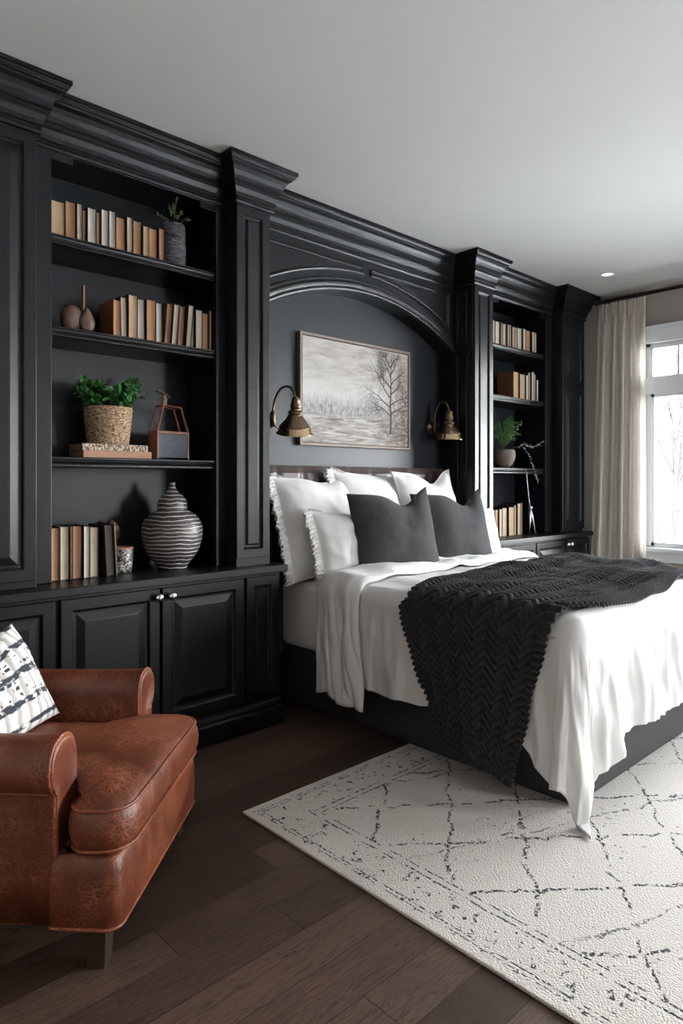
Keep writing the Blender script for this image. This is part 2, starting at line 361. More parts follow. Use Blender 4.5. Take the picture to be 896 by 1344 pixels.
def painting_mat():
    m, nt, b = new_mat('winter_landscape_canvas'); g = NG(nt); tc = g.n('ShaderNodeTexCoord'); s = g.sep(tc.outputs['UV'])
    u, v = s[0], s[1]
    P = tc.outputs['UV']
    big = g.noise(g.vec(g.math('MULTIPLY', u, 3), g.math('MULTIPLY', v, 9), 0.0), 1.6, 6, 0.65, 0.6)
    skyc = g.ramp(big.outputs['Fac'], [(0.30, (0.36, 0.31, 0.27)), (0.5, (0.50, 0.465, 0.425)), (0.70, (0.60, 0.575, 0.54))])
    low = g.mix(g.maprange(v, 0.45, 0.72, 0.9, 0), skyc, (0.62, 0.61, 0.59))
    strokes = g.noise(g.vec(g.math('MULTIPLY', u, 60), g.math('MULTIPLY', v, 16), 0.0), 1.0, 5, 0.75)
    hgt = g.noise(g.vec(g.math('MULTIPLY', u, 1.0), 0.0, 0.0), 7, 4, 0.7)
    edge = g.math('ADD', 0.36, g.math('MULTIPLY', hgt.outputs['Fac'], 0.22))
    tl = g.math('MULTIPLY', g.maprange(g.math('SUBTRACT', edge, v), -0.02, 0.12, 0, 1), g.maprange(strokes.outputs['Fac'], 0.38, 0.60, 0.15, 0.95))
    c = g.mix(g.math('MULTIPLY', tl, 0.92), low, (0.17, 0.15, 0.143))
    # foreground field
    fg = g.noise(g.vec(g.math('MULTIPLY', u, 4), g.math('MULTIPLY', v, 22), 0.0), 1.5, 6, 0.7, 0.8)
    fc = g.ramp(fg.outputs['Fac'], [(0.36, (0.15, 0.13, 0.122)), (0.5, (0.34, 0.31, 0.29)), (0.62, (0.54, 0.51, 0.48))])
    fmask = g.maprange(g.math('ADD', v, g.math('MULTIPLY', big.outputs['Fac'], 0.06)), 0.27, 0.35, 1, 0)
    c = g.mix(fmask, c, fc)
    # brown thicket at the right edge
    rn = g.noise(P, 30, 5, 0.75)
    rm = g.math('MULTIPLY', g.maprange(u, 0.66, 0.94, 0, 1.0), g.math('MULTIPLY', g.maprange(v, 0.95, 0.5, 0.1, 1), g.maprange(rn.outputs['Fac'], 0.38, 0.58, 0, 1)))
    c = g.mix(rm, c, (0.13, 0.08, 0.06))
    g.l(c, b.inputs['Base Color']); b.inputs['Roughness'].default_value = 0.8
    g.bump(rn.outputs['Fac'], 0.4, 0.003, b.inputs['Normal']); return m
M['canvas'] = painting_mat()
M['paint_line'] = simple('painted_tree_brown', (0.055, 0.042, 0.038), 0.8)
m, nt, b = new_mat('lit_lamp_disc'); b.inputs['Emission Color'].default_value = (1, 0.97, 0.92, 1); b.inputs['Emission Strength'].default_value = 0.5; M['glow'] = m

# ------------------------------------------------------------------ mesh builder
class MB:
    def __init__(s): s.v = []; s.f = []; s.uv = {}
    def vert(s, p): s.v.append(tuple(p)); return len(s.v) - 1
    def box(s, x0, x1, y0, y1, z0, z1):
        i = len(s.v)
        for z in (z0, z1):
            for p in ((x0, y0), (x1, y0), (x1, y1), (x0, y1)): s.v.append((p[0], p[1], z))
        for f in ((0, 3, 2, 1), (4, 5, 6, 7), (0, 1, 5, 4), (1, 2, 6, 5), (2, 3, 7, 6), (3, 0, 4, 7)): s.f.append(tuple(i + k for k in f))
        return s
    def grid(s, fn, nu, nv, closeu=False, uv=True, capv=False):
        i0 = len(s.v); cu = nu if closeu else nu + 1
        for j in range(nv + 1):
            for i in range(cu):
                s.v.append(tuple(fn(i / nu, j / nv)))
        for j in range(nv):
            for i in range(nu):
                a = i0 + j * cu + i; b_ = i0 + j * cu + (i + 1) % cu; c = b_ + cu; d = a + cu
                s.uv[len(s.f)] = ((i / nu, j / nv), ((i + 1) / nu, j / nv), ((i + 1) / nu, (j + 1) / nv), (i / nu, (j + 1) / nv))
                s.f.append((a, b_, c, d))
        if capv and closeu:
            s.f.append(tuple(i0 + i for i in range(nu))[::-1]); s.f.append(tuple(i0 + nv * cu + i for i in range(nu)))
        return s
    def lathe(s, prof, cx=0, cy=0, cz=0, n=32, mat=None, cap=True):
        i0 = len(s.v)
        for r, z in prof:
            for k in range(n):
                a = 2 * PI * k / n; p = Vector((r * math.cos(a), r * math.sin(a), z))
                if mat: p = mat @ p
                s.v.append((p.x + cx, p.y + cy, p.z + cz))
        for j in range(len(prof) - 1):
            for k in range(n):
                a = i0 + j * n + k; b_ = i0 + j * n + (k + 1) % n
                s.f.append((a, b_, b_ + n, a + n))
        if cap:
            s.f.append(tuple(i0 + k for k in range(n))[::-1]); s.f.append(tuple(i0 + (len(prof) - 1) * n + k for k in range(n)))
        return s
    def tube(s, pts, r, n=8, closed=False):
        pts = [Vector(p) for p in pts]; m = len(pts); i0 = len(s.v)
        rs = r if isinstance(r, (list, tuple)) else [r] * m
        up = None
        for i, p in enumerate(pts):
            if closed: t = (pts[(i + 1) % m] - pts[i - 1])
            else: t = pts[min(i + 1, m - 1)] - pts[max(i - 1, 0)]
            if t.length < 1e-9: t = Vector((0, 0, 1))
            t.normalize()
            if up is None:
                up = Vector((0, 0, 1)) if abs(t.z) < 0.9 else Vector((1, 0, 0))
            a = t.cross(up)
            if a.length < 1e-4: a = t.cross(Vector((0.3, 1, 0.2)))
            a.normalize(); up = a.cross(t).normalized()
            for k in range(n):
                q = 2 * PI * k / n
                s.v.append(tuple(p + (a * math.cos(q) + up * math.sin(q)) * rs[i]))
        seg = m if closed else m - 1
        for i in range(seg):
            for k in range(n):
                a = i0 + i * n + k; b_ = i0 + i * n + (k + 1) % n; c = i0 + ((i + 1) % m) * n + (k + 1) % n; d = i0 + ((i + 1) % m) * n + k
                s.f.append((a, b_, c, d))
        if not closed:
            s.f.append(tuple(i0 + k for k in range(n))[::-1]); s.f.append(tuple(i0 + (m - 1) * n + k for k in range(n)))
        return s
    def panel(s, poly, rings, mp, fill=True):
        """poly: ccw 2-D polygon; rings: (inset, depth); mp(u, v, d) -> 3-D"""
        n = len(poly); i0 = len(s.v)
        def inset(poly, k):
            out = []
            for i in range(n):
                p0, p1, p2 = Vector(poly[i - 1]), Vector(poly[i]), Vector(poly[(i + 1) % n])
                e1 = (p1 - p0).normalized(); e2 = (p2 - p1).normalized()
                n1 = Vector((-e1.y, e1.x)); n2 = Vector((-e2.y, e2.x)); d = n1 + n2
                d = d / max(0.35, (1 + n1.dot(n2)))
                out.append(p1 + d * k)
            return out
        for k, d in rings:
            for p in inset(poly, k): s.v.append(tuple(mp(p.x, p.y, d)))
        for j in range(len(rings) - 1):
            for i in range(n):
                a = i0 + j * n + i; b_ = i0 + j * n + (i + 1) % n
                s.f.append((a, b_, b_ + n, a + n))
        if fill: s.f.append(tuple(i0 + (len(rings) - 1) * n + i for i in range(n)))
        return s
    def sweep(s, path, prof, zoff=0.0, cap=True):
        """path: XY polyline whose outside is on its right; prof: (out, z)"""
        n = len(path); m = len(prof); i0 = len(s.v)
        for i in range(n):
            p1 = Vector(path[i])
            e1 = (p1 - Vector(path[i - 1])).normalized() if i > 0 else None
            e2 = (Vector(path[i + 1]) - p1).normalized() if i < n - 1 else None
            if e1 is None: e1 = e2
            if e2 is None: e2 = e1
            n1 = Vector((e1.y, -e1.x)); n2 = Vector((e2.y, -e2.x)); d = (n1 + n2) / max(0.3, 1 + n1.dot(n2))
            for o, z in prof: s.v.append((p1.x + d.x * o, p1.y + d.y * o, z + zoff))
        for i in range(n - 1):
            for j in range(m - 1):
                a = i0 + i * m + j; s.f.append((a, a + m, a + m + 1, a + 1))
        if cap:
            s.f.append(tuple(i0 + j for j in range(m))); s.f.append(tuple(i0 + (n - 1) * m + j for j in range(m))[::-1])
        return s
    def build(s, name, mat, parent=None, smooth=False, org=(0, 0, 0), bevel=0.0, seg=2, subsurf=0, solid=0.0, angle=None, fixn=True):
        me = bpy.data.meshes.new(name)
        me.from_pydata([(p[0] - org[0], p[1] - org[1], p[2] - org[2]) for p in s.v], [], s.f)
        if s.uv:
            ul = me.uv_layers.new(name='UVMap')
            for p in me.polygons:
                q = s.uv.get(p.index)
                if q:
                    for k, li in enumerate(p.loop_indices): ul.data[li].uv = q[k]
        if fixn:
            bm = bmesh.new(); bm.from_mesh(me); bmesh.ops.recalc_face_normals(bm, faces=bm.faces); bm.to_mesh(me); bm.free()
        o = bpy.data.objects.new(name, me); COL.objects.link(o)
        me.materials.append(M[mat] if isinstance(mat, str) else mat)
        if smooth:
            for p in me.polygons: p.use_smooth = True
        if parent is not None: o.parent = parent
        if solid:
            md = o.modifiers.new('thickness', 'SOLIDIFY'); md.thickness = solid; md.offset = 0
        if bevel:
            md = o.modifiers.new('bevel', 'BEVEL'); md.width = bevel; md.segments = seg; md.limit_method = 'ANGLE'; md.angle_limit = R(35)
        if subsurf:
            md = o.modifiers.new('sub', 'SUBSURF'); md.levels = subsurf; md.render_levels = subsurf
        return o

def thing(name, label, cat, loc=(0, 0, 0), rz=0.0, group=None):
    o = bpy.data.objects.new(name, None); COL.objects.link(o); o.empty_display_size = 0.1
    o.location = loc; o.rotation_euler = (0, 0, rz)
    o['label'] = label; o['category'] = cat
    if group: o['group'] = group
    return o
def tag(o, label, cat, group=None, kind=None):
    o['label'] = label; o['category'] = cat
    if group: o['group'] = group
    if kind: o['kind'] = kind
    return o
def single(mb, name, mat, label, cat, org, group=None, **kw):
    o = mb.build(name, mat, None, org=org, **kw); o.location = org
    return tag(o, label, cat, group)
def struct(mb, name, mat, label=None, cat=None, **kw):
    o = mb.build(name, mat, None, **kw); o['kind'] = 'structure'
    if label: o['label'] = label
    if cat: o['category'] = cat
    return o
def nz(x, y, z=0.0): return noise.noise(Vector((x, y, z)))

# ------------------------------------------------------------------ dimensions (metres; camera above the origin at 1.40)
H = 3.2
XR = 6.32; XL = -1.0; YB = 3.62; YF = -3.9
YP, YC, YN, YK = 3.12, 3.23, 3.33, 3.47     # pilaster, bookcase, niche fascia, niche back
CT = 0.92

# ------------------------------------------------------------------ room shell
mb = MB().box(XL, XR, YF, YB, -0.1, 0.0); struct(mb, 'floor', 'floor', 'dark brown oak plank floor running along the built-in wall', 'floor')
mb = MB().box(XL - .2, XR + .25, YF - .2, YB + .2, H, H + .12); struct(mb, 'ceiling', 'ceiling', 'smooth pale grey painted ceiling above the room', 'ceiling')
mb = MB().box(XL, XR, YB, YB + .15, 0, H); struct(mb, 'wall_back', 'wall', 'wall behind the black built-in cabinets', 'wall')
mb = MB().box(XL - .15, XL, YF, YB, 0, H); struct(mb, 'wall_left', 'wall', 'plain greige wall at the far left side', 'wall')
WY0, WY1, WZ0, WZ1 = -0.55, 2.60, 0.78, 2.69
VY0, VY1 = -3.55, -1.25
mb = MB().box(XR, XR + .2, WY1, YB + .15, 0, H).box(XR, XR + .2, YF, VY0, 0, H).box(XR, XR + .2, VY1, WY0, 0, H)
for (a_, b_) in ((WY0, WY1), (VY0, VY1)): mb.box(XR, XR + .2, a_, b_, 0, WZ0).box(XR, XR + .2, a_, b_, WZ1, H)
struct(mb, 'wall_right', 'wall', 'greige wall around the white window', 'wall')
BX0, BX1, BZ0, BZ1 = 4.9, 6.1, 0.55, 2.45
mb = MB().box(XL, BX0, YF - .15, YF, 0, H).box(BX1, XR, YF - .15, YF, 0, H).box(BX0, BX1, YF - .15, YF, 0, BZ0).box(BX0, BX1, YF - .15, YF, BZ1, H)
struct(mb, 'wall_front', 'wall', 'greige wall behind the viewer', 'wall')

# right window: casing, frame, sashes, transoms, panes
w1 = thing('window_1', 'white framed window with transom lights, right of the linen curtain', 'window', (XR, 2.6, 0.66))
w1['kind'] = 'structure'
O = w1.location
def wpart(mb, name, mat, bevel=0.003):
    return mb.build(name, mat, w1, org=tuple(O), bevel=bevel)
mb = MB()
mb.box(XR - .03, XR, WY1 - .005, WY1 + .10, .78, 2.69)
mb.box(XR - .03, XR, WY0 - .10, WY0 + .005, .78, 2.69)
mb.box(XR - .035, XR, WY0 - .12, WY1 + .12, 2.68, 2.80)
mb.box(XR - .055, XR, WY0 - .13, WY1 + .13, 2.80, 2.835)
wpart(mb, 'window_casing', 'white_trim')
mb = MB().box(XR - .07, XR + .12, WY0 - .13, WY1 + .13, .755, .79).box(XR - .03, XR, WY0 - .11, WY1 + .11, .66, .755)
wpart(mb, 'window_sill', 'white_trim')
mb = MB()
fx0, fx1 = XR + .03, XR + .11
bays = [(1.555, 2.60), (0.505, 1.555), (-0.55, 0.505)]
mb.box(fx0, fx1, WY0, WY1, 2.655, WZ1).box(fx0, fx1, WY0, WY1, .78, .80)
mb.box(fx0 - .03, fx1, WY0, WY1, 2.215, 2.365)
for y in (WY0 + .0, 0.505, 1.555, WY1):
    mb.box(fx0, fx1, max(WY0, y - .04), min(WY1, y + .04), .78, WZ1)
wpart(mb, 'window_frame', 'white_trim')
for (a, c) in bays:
    mb = MB(); a2, c2 = a + .035, c - .035
    for (z0, z1, q) in ((.80, 2.22, .035), (2.36, 2.66, .02)):
        mb.box(fx0 + .01, fx1 - .02, a2, a2 + q, z0, z1).box(fx0 + .01, fx1 - .02, c2 - q, c2, z0, z1)
        mb.box(fx0 + .01, fx1 - .02, a2, c2, z0, z0 + q).box(fx0 + .01, fx1 - .02, a2, c2, z1 - q, z1)
    for k in (1, 2, 3):
        y = a2 + (c2 - a2) * k / 4; mb.box(fx0 + .02, fx1 - .03, y - .01, y + .01, 2.37, 2.65)
    sash = wpart(mb, 'window_sash', 'white_trim', 0.002)
    g_ = MB().box(fx0 + .035, fx0 + .041, a2 + .02, c2 - .02, .82, 2.20).box(fx0 + .035, fx0 + .041, a2 + .015, c2 - .015, 2.37, 2.65)
    gl = g_.build('window_pane', 'glass', sash, org=tuple(O))
w2 = thing('window_2', 'second white window further along the window wall, out of the photo', 'window', (XR, VY1, 0.66)); w2['kind'] = 'structure'
mb = MB(); O2 = tuple(w2.location)
for y in (VY0, (VY0 + VY1) / 2, VY1): mb.box(fx0, fx1, max(VY0, y - .04), min(VY1, y + .04), .78, WZ1)
mb.box(fx0, fx1, VY0, VY1, 2.655, WZ1).box(fx0, fx1, VY0, VY1, .78, .82).box(fx0 - .03, fx1, VY0, VY1, 2.215, 2.365)
mb.build('window_frame', 'white_trim', w2, org=O2)
MB().box(XR - .03, XR, VY0 - .10, VY0, .78, 2.69).box(XR - .03, XR, VY1, VY1 + .10, .78, 2.69).box(XR - .035, XR, VY0 - .12, VY1 + .12, 2.68, 2.80).build('window_casing', 'white_trim', w2, org=O2)
MB().box(XR - .07, XR + .12, VY0 - .13, VY1 + .13, .70, .78).build('window_sill', 'white_trim', w2, org=O2)
MB().box(fx0 + .035, fx0 + .041, VY0, VY1, .80, 2.66).build('window_pane', 'glass', w2, org=O2)

w3 = thing('added_window_3', 'unseen white window added behind the viewer for frontal light', 'window', (BX0, YF, BZ0)); w3['kind'] = 'structure'  # unseen opening, added and sized to bring frontal daylight onto the bed foot
mb = MB(); O3 = tuple(w3.location)
for x in (BX0, (BX0 + BX1) / 2, BX1): mb.box(max(BX0, x - .04), min(BX1, x + .04), YF - .11, YF - .03, BZ0, BZ1)
mb.box(BX0, BX1, YF - .11, YF - .03, BZ0, BZ0 + .05).box(BX0, BX1, YF - .11, YF - .03, BZ1 - .05, BZ1)
mb.build('window_frame', 'white_trim', w3, org=O3)
MB().box(BX0, BX1, YF - .075, YF - .07, BZ0, BZ1).build('window_pane', 'glass', w3, org=O3)

# ------------------------------------------------------------------ built-ins
def front_map(yf): return lambda u, v, d: (u, yf + d, v)
def rect(a, c, e, f): return [(a, e), (c, e), (c, f), (a, f)]
RAISED = lambda st: [(0, .02), (0, .002), (.003, 0), (st - .008, 0), (st - .003, .004), (st, .012), (st + .006, .014), (st + .014, .014), (st + .048, .003), (st + .052, .002)]
def door_front(x0, x1, z0, z1, yf, st=.062):
    mb = MB(); mb.panel(rect(x0, x1, z0, z1), RAISED(st), front_map(yf)); return mb
def knob_mb(x, y, z):
    mb = MB(); rot = Matrix.Rotation(R(90), 3, 'X')
    prof = [(.010, 0), (.009, .010), (.008, .016), (.017, .022), (.0225, .030), (.0225, .037), (.016, .045), (.006, .049)]
    mb.lathe(prof, x, y, z, 14, rot); return mb

# crown moulding: one continuous run with jogs
prof = [(0, 2.965), (.010, 2.965), (.015, 2.975), (.010, 2.985), (.010, 2.995), (.018, 3.000), (.020, 3.02), (.030, 3.045), (.040, 3.055), (.040, 3.068), (.047, 3.072), (.047, 3.082),
        (.050, 3.10), (.058, 3.12), (.070, 3.138), (.088, 3.150), (.090, 3.158), (.098, 3.160), (.104, 3.170), (.106, 3.178), (.113, 3.181), (.113, 3.1985), (0, 3.1985)]
path = [(.25, YP), (1.05, YP), (1.05, YC), (2.12, YC), (2.12, YP), (2.36, YP), (2.36, YN), (4.36, YN), (4.36, YP), (4.62, YP), (4.62, YC), (5.75, YC), (5.75, YP), (6.17, YP), (6.17, YB - .01)]
mb = MB().sweep(path, prof)
single(mb, 'crown_moulding', 'paint', 'continuous stepped black crown moulding along the top of all the built-ins', 'moulding', (3.36, YP, 2.965))

def tall_cabinet(x0, x1, doors, label):
    t = thing('tall_cabinet', label, 'cabinet', ((x0 + x1) / 2, YP + .02, CT)); o = tuple(t.location)
    mb = MB().box(x0, x1, YP + .02, YB - .01, CT + .001, 3.19); mb.build('cabinet_body', 'paint', t, org=o, bevel=.002)
    for (a, c, z0, z1) in doors:
        door_front(a, c, z0, z1, YP, .06).build('door', 'paint', t, org=o)
    return t
tall_cabinet(.25, 1.05, [(.27, .64, .955, 2.965), (.65, 1.045, .955, 2.965)], 'tall black panelled wall cabinet cut off by the left edge of the photo')
tall_cabinet(5.75, 6.17, [(5.755, 6.165, .955, 2.965)], 'narrow tall black cabinet beside the linen curtain') if False else None
# end cabinet with two stacked panels
t = thing('tall_cabinet', 'narrow tall black cabinet with two stacked panels beside the linen curtain', 'cabinet', (5.96, YP + .02, CT)); o = tuple(t.location)
MB().box(5.75, 6.17, YP + .02, YB - .01, CT + .001, 3.19).build('cabinet_body', 'paint', t, org=o, bevel=.002)
mb = MB(); st = .075
mb.panel(rect(5.75, 6.17, .945, 2.30), RAISED(st), front_map(YP)); mb.panel(rect(5.75, 6.17, 2.30, 2.96), RAISED(st), front_map(YP))
mb.build('door', 'paint', t, org=o)

def bookcase(x0, x1, ox0, ox1, label):
    t = thing('bookcase', label, 'bookcase', ((x0 + x1) / 2, YC, CT)); o = tuple(t.location)
    yi = 3.56
    mb = MB().box(x0, ox0 - .0, YC + .018, yi + .02, CT + .001, 3.19).box(ox1, x1, YC + .018, yi + .02, CT + .001, 3.19).box(ox0, ox1, YC + .018, yi, 2.985, 3.19)
    mb.build('bookcase_body', 'paint', t, org=o, bevel=.001)
    MB().box(ox0, ox1, yi, yi + .02, CT + .001, 2.985).build('back_panel', 'niche', t, org=o)
    mb = MB().box(x0, ox0, YC, YC + .018, CT + .001, 3.19).box(ox1, x1, YC, YC + .018, CT + .001, 3.19).box(ox0, ox1, YC, YC + .018, 2.96, 3.19)
    mb.box(ox0, ox0 + .10, YC + .001, YC + .017, 2.925, 2.96).box(ox1 - .10, ox1, YC + .001, YC + .017, 2.925, 2.96)
    mb.build('face_frame', 'paint', t, org=o, bevel=.002)
    for z in (2.585, 2.145, 1.52):
        mb = MB()
        pr = [(3.56, z), (3.250, z), (3.243, z - .004), (3.243, z - .010), (3.248, z - .014), (3.250, z - .022), (3.256, z - .032), (3.252, z - .038), (3.252, z - .046), (3.262, z - .050), (3.56, z - .050)]
        i0 = 0
        mb.v = [(xx, p[0], p[1]) for xx in (ox0 + .0005, ox1 - .0005) for p in pr]
        n = len(pr)
        for k in range(n): mb.f.append((k, (k + 1) % n, n + (k + 1) % n, n + k))
        mb.f.append(tuple(range(n))); mb.f.append(tuple(range(n, 2 * n))[::-1])
        mb.build('shelf', 'paint', t, org=o)
    return t
bookcase(1.052, 2.118, 1.15, 2.055, 'black open bookcase with three shelves left of the bed')
bookcase(4.622, 5.748, 4.76, 5.63, 'black open bookcase with three shelves right of the bed')

def pilaster(x0, x1, label, inner):
    t = thing('pilaster', label, 'column', ((x0 + x1) / 2, YP + .02, CT)); o = tuple(t.location)
    MB().box(x0, x1, YP + .02, YB - .01, CT + .001, 3.19).build('pilaster_body', 'paint', t, org=o)
    rg = [(0, .02), (0, .002), (.002, 0), (.048, 0), (.052, .003), (.055, .012), (.062, .016), (.070, .016), (.078, .005), (.081, .004)]
    MB().panel(rect(x0, x1, .965, 2.965), rg, front_map(YP)).box(x0 + .0, x1, YP + .004, YP + .02, CT + .001, .965).build('front_panel', 'paint', t, org=o)
    # side panels facing the niche
    s = 1 if inner > 0 else -1; xs = x1 if inner > 0 else x0
    mp = lambda u, v, d: (xs + s * (.010 - d), u, v)
    rg2 = [(0, .010), (0, .002), (.002, 0), (.040, 0), (.044, .003), (.047, .009), (.052, .0095), (.058, .0095), (.064, .004)]
    mb = MB()
    for z0, z1 in ((.93, 2.47), (2.475, 2.965)):
        mb.panel(rect(YP + .02, YN - .002, z0, z1) if s > 0 else rect(YP + .02, YN - .002, z0, z1), rg2, mp)
    mb.build('side_panel', 'paint', t, org=o)
    return t
pilaster(2.12, 2.35, 'black panelled pilaster between the left bookcase and the bed niche', 1)
pilaster(4.37, 4.62, 'black panelled pilaster between the bed niche and the right bookcase', -1)

# niche: arched fascia, back panel
t = thing('niche_surround', 'arched black panelled surround framing the wall above the headboard', 'alcove', (3.36, YN, 0.0)); o = tuple(t.location)
NX0, NX1 = 2.352, 4.368
MB().box(NX0, NX1, YK, YK + .03, 0.002, 3.1).build('back_panel', 'niche', t, org=o)
cx = 3.36; hw = 1.0; spring = 2.44; rise = 0.285
Rr = (hw * hw + rise * rise) / (2 * rise); cz = spring + rise - Rr
def arc_z(x, off=0.0):
    rr = Rr + off; q = rr * rr - (x - cx) ** 2
    return cz + math.sqrt(max(q, 0))
mb = MB(); n = 56; i0 = 0
for k in range(n + 1):
    x = NX0 + (NX1 - NX0) * k / n; za = arc_z(max(cx - hw, min(cx + hw, x)))
    mb.v += [(x, YN, za), (x, YN, 3.19), (x, YK, za), (x, YK, 3.19)]
for k in range(n):
    a = k * 4; b_ = a + 4
    mb.f += [(a, b_, b_ + 1, a + 1), (a, a + 2, b_ + 2, b_), (a + 2, a + 3, b_ + 3, b_ + 2)]
mb.build('arched_fascia', 'paint', t, org=o)
# arch moulding
mb = MB(); prof2 = [(0.002, 0.0), (.002, -.018), (.012, -.022), (.022, -.014), (.030, -.014), (.040, -.020), (.052, -.022), (.066, -.012), (.074, -.012), (.080, -.018), (.088, -.016), (.094, 0.0)]
a0 = math.acos(min(1, hw / Rr))
n = 60
for k in range(n + 1):
    a = a0 + (PI - 2 * a0) * k / n
    for (q, d) in prof2:
        x = cx + (Rr + q) * math.cos(a); x = max(NX0 + .012, min(NX1 - .012, x))
        mb.v.append((x, YN + d, cz + (Rr + q) * math.sin(a)))
m_ = len(prof2)
for k in range(n):
    for j in range(m_ - 1): a = k * m_ + j; mb.f.append((a, a + 1, a + m_ + 1, a + m_))
mb.build('arch_moulding', 'paint', t, org=o, smooth=False)
# spandrel panels
def spandrel(xa, xb):
    ns = 16; top = 2.915; bot = [(xa + (xb - xa) * i / ns) for i in range(ns + 1)]
    poly = [(x, arc_z(x, .135) ) for x in bot] + [(xb, top), (xa, top)]
    rg = [(0, -.0005), (.0, -.014), (.008, -.017), (.014, -.010), (.020, -.008), (.026, -.001)]
    mb = MB().panel(poly, rg, front_map(YN), fill=True)
    mb.build('spandrel_panel', 'paint', t, org=o)
spandrel(2.42, 3.325); spandrel(3.395, 4.30)

# base cabinets
def base_cabinet(x0, x1, fronts, label, panels=()):
    t = thing('base_cabinet', label, 'cabinet', ((x0 + x1) / 2, 3.08, 0)); o = tuple(t.location)
    MB().box(x0, x1, 3.082, YB - .01, 0.001, .879).build('cabinet_body', 'paint', t, org=o)
    pl = MB(); pr = [(3.08, .001), (3.046, .001), (3.046, .098), (3.051, .104), (3.058, .108), (3.058, .125), (3.065, .138), (3.075, .146), (3.08, .15)]
    n = len(pr); pl.v = [(xx, p[0], p[1]) for xx in (x0, x1) for p in pr]
    for k in range(n): pl.f.append((k, (k + 1) % n, n + (k + 1) % n, n + k))
    pl.f.append(tuple(range(n))); pl.f.append(tuple(range(n, 2 * n))[::-1])
    pl.build('plinth', 'paint', t, org=o)
    for (a, c, knob) in fronts:
        d = door_front(a, c, .175, .862, 3.06, .060).build('door', 'paint', t, org=o)
        if knob is not None:
            k = knob_mb(knob, 3.062, .822).build('knob', 'chrome', d, org=o, smooth=True); k['label'] = 'small silver knob'
    for (a, c) in panels:
        rg = [(0, .015), (0, .002), (.002, 0), (.050, 0), (.054, .003), (.058, .010), (.066, .012), (.074, .004)]
        MB().panel(rect(a, c, .175, .862), rg, front_map(3.066)).build('side_panel', 'paint', t, org=o)
    return t
base_cabinet(.25, 1.115, [(.27, .675, None), (.69, 1.105, None)], 'low black base cabinet partly hidden behind the patterned pillow and armchair')
base_cabinet(1.117, 2.39, [(1.13, 1.618, 1.600), (1.632, 2.126, 1.672)], 'low black base cabinet with two knobbed doors behind the leather armchair', panels=[(2.150, 2.372)])
base_cabinet(4.36, 6.17, [(4.66, 5.18, None), (5.195, 5.715, 5.690), (5.73, 6.15, 5.755)], 'low black base cabinet between the bed and the curtain')
mb = MB().box(.25, 2.415, 3.03, YB - .012, .8805, CT)
single(mb, 'countertop', 'paint', 'long black countertop under the left bookcase', 'countertop', (1.3, 3.03, .8805), bevel=.004)
mb = MB().box(4.31, 6.175, 3.03, YB - .012, .8805, CT)
single(mb, 'countertop', 'paint', 'black countertop between the bed and the linen curtain', 'countertop', (5.2, 3.03, .8805), bevel=.004)

# ------------------------------------------------------------------ books
CN = {'pg_cream': 'cream', 'pg_tan': 'tan', 'pg_brown': 'brown', 'pg_white': 'off-white', 'pg_dark': 'dark brown'}
ORD = ['first', 'second', 'third', 'fourth', 'fifth', 'sixth', 'seventh', 'eighth', 'ninth', 'tenth', 'eleventh', 'twelfth', 'thirteenth', 'fourteenth', 'fifteenth', 'sixteenth']
def book(x0, x1, h, yf, z, dep, pg, label, group, lean=0.0, cover='cover'):
    w = x1 - x0; t = thing('book', label, 'book', ((x0 + x1) / 2, yf, z), 0, group)
    t.rotation_euler = (0, lean, 0)
    c = .0022; hw_ = w / 2
    mb = MB().box(-hw_, -hw_ + c, 0, dep, 0, h).box(hw_ - c, hw_, 0, dep, 0, h).box(-hw_ + c, hw_ - c, dep - .003, dep, 0, h)
    mb.build('cover', cover, t)
    # page block with slightly hollow fore-edge
    def fn(u, v):
        x = (-hw_ + c + .0003) + (w - 2 * c - .0006) * u
        y = .004 + .004 * (1 - (2 * u - 1) ** 2)
        return (x, y, .003 + (h - .007) * v)
    pb = MB(); n = 6
    for j in (0, 1):
        for i in range(n + 1): pb.v.append(fn(i / n, j))
        for i in (n, 0): x = fn(i / n, j)[0]; pb.v.append((x, dep - .0035, fn(0, j)[2]))
    m_ = n + 3
    for i in range(m_): pb.f.append((i, (i + 1) % m_, m_ + (i + 1) % m_, m_ + i))
    pb.f.append(tuple(range(m_))[::-1]); pb.f.append(tuple(range(m_, 2 * m_)))
    pb.build('page_block', pg, t)
    return t
def row(data, yf, z, where, group, dep=.17, leans={}, covers={}):
    for i, (x0, x1, h, pg) in enumerate(data):
        jit = 0.006 * math.sin(i * 2.7)
        w = x1 - x0
        lab = '%s-paged book, %s from the left %s' % (CN[pg], ORD[i], where)
        book(x0, x1, h, yf + jit, z, dep, pg, lab, group, leans.get(i, 0.0), covers.get(i, 'cover'))
C_, T_, B_, W_, D_ = 'pg_cream', 'pg_tan', 'pg_brown', 'pg_white', 'pg_dark'
S1 = [(1.160, 1.228, .17, T_), (1.232, 1.282, .185, B_), (1.285, 1.313, .186, C_), (1.316, 1.334, .165, T_), (1.337, 1.382, .18, W_), (1.385, 1.405, .174, T_), (1.408, 1.446, .192, W_), (1.450, 1.485, .197, W_), (1.488, 1.536, .177, B_), (1.543, 1.575, .19, C_), (1.582, 1.628, .184, B_), (1.632, 1.667, .167, T_), (1.671, 1.718, .168, B_), (1.724, 1.757, .178, B_)]
row(S1, 3.275, 2.5855, 'on the top shelf of the left bookcase', 'books on the top shelf of the left bookcase')
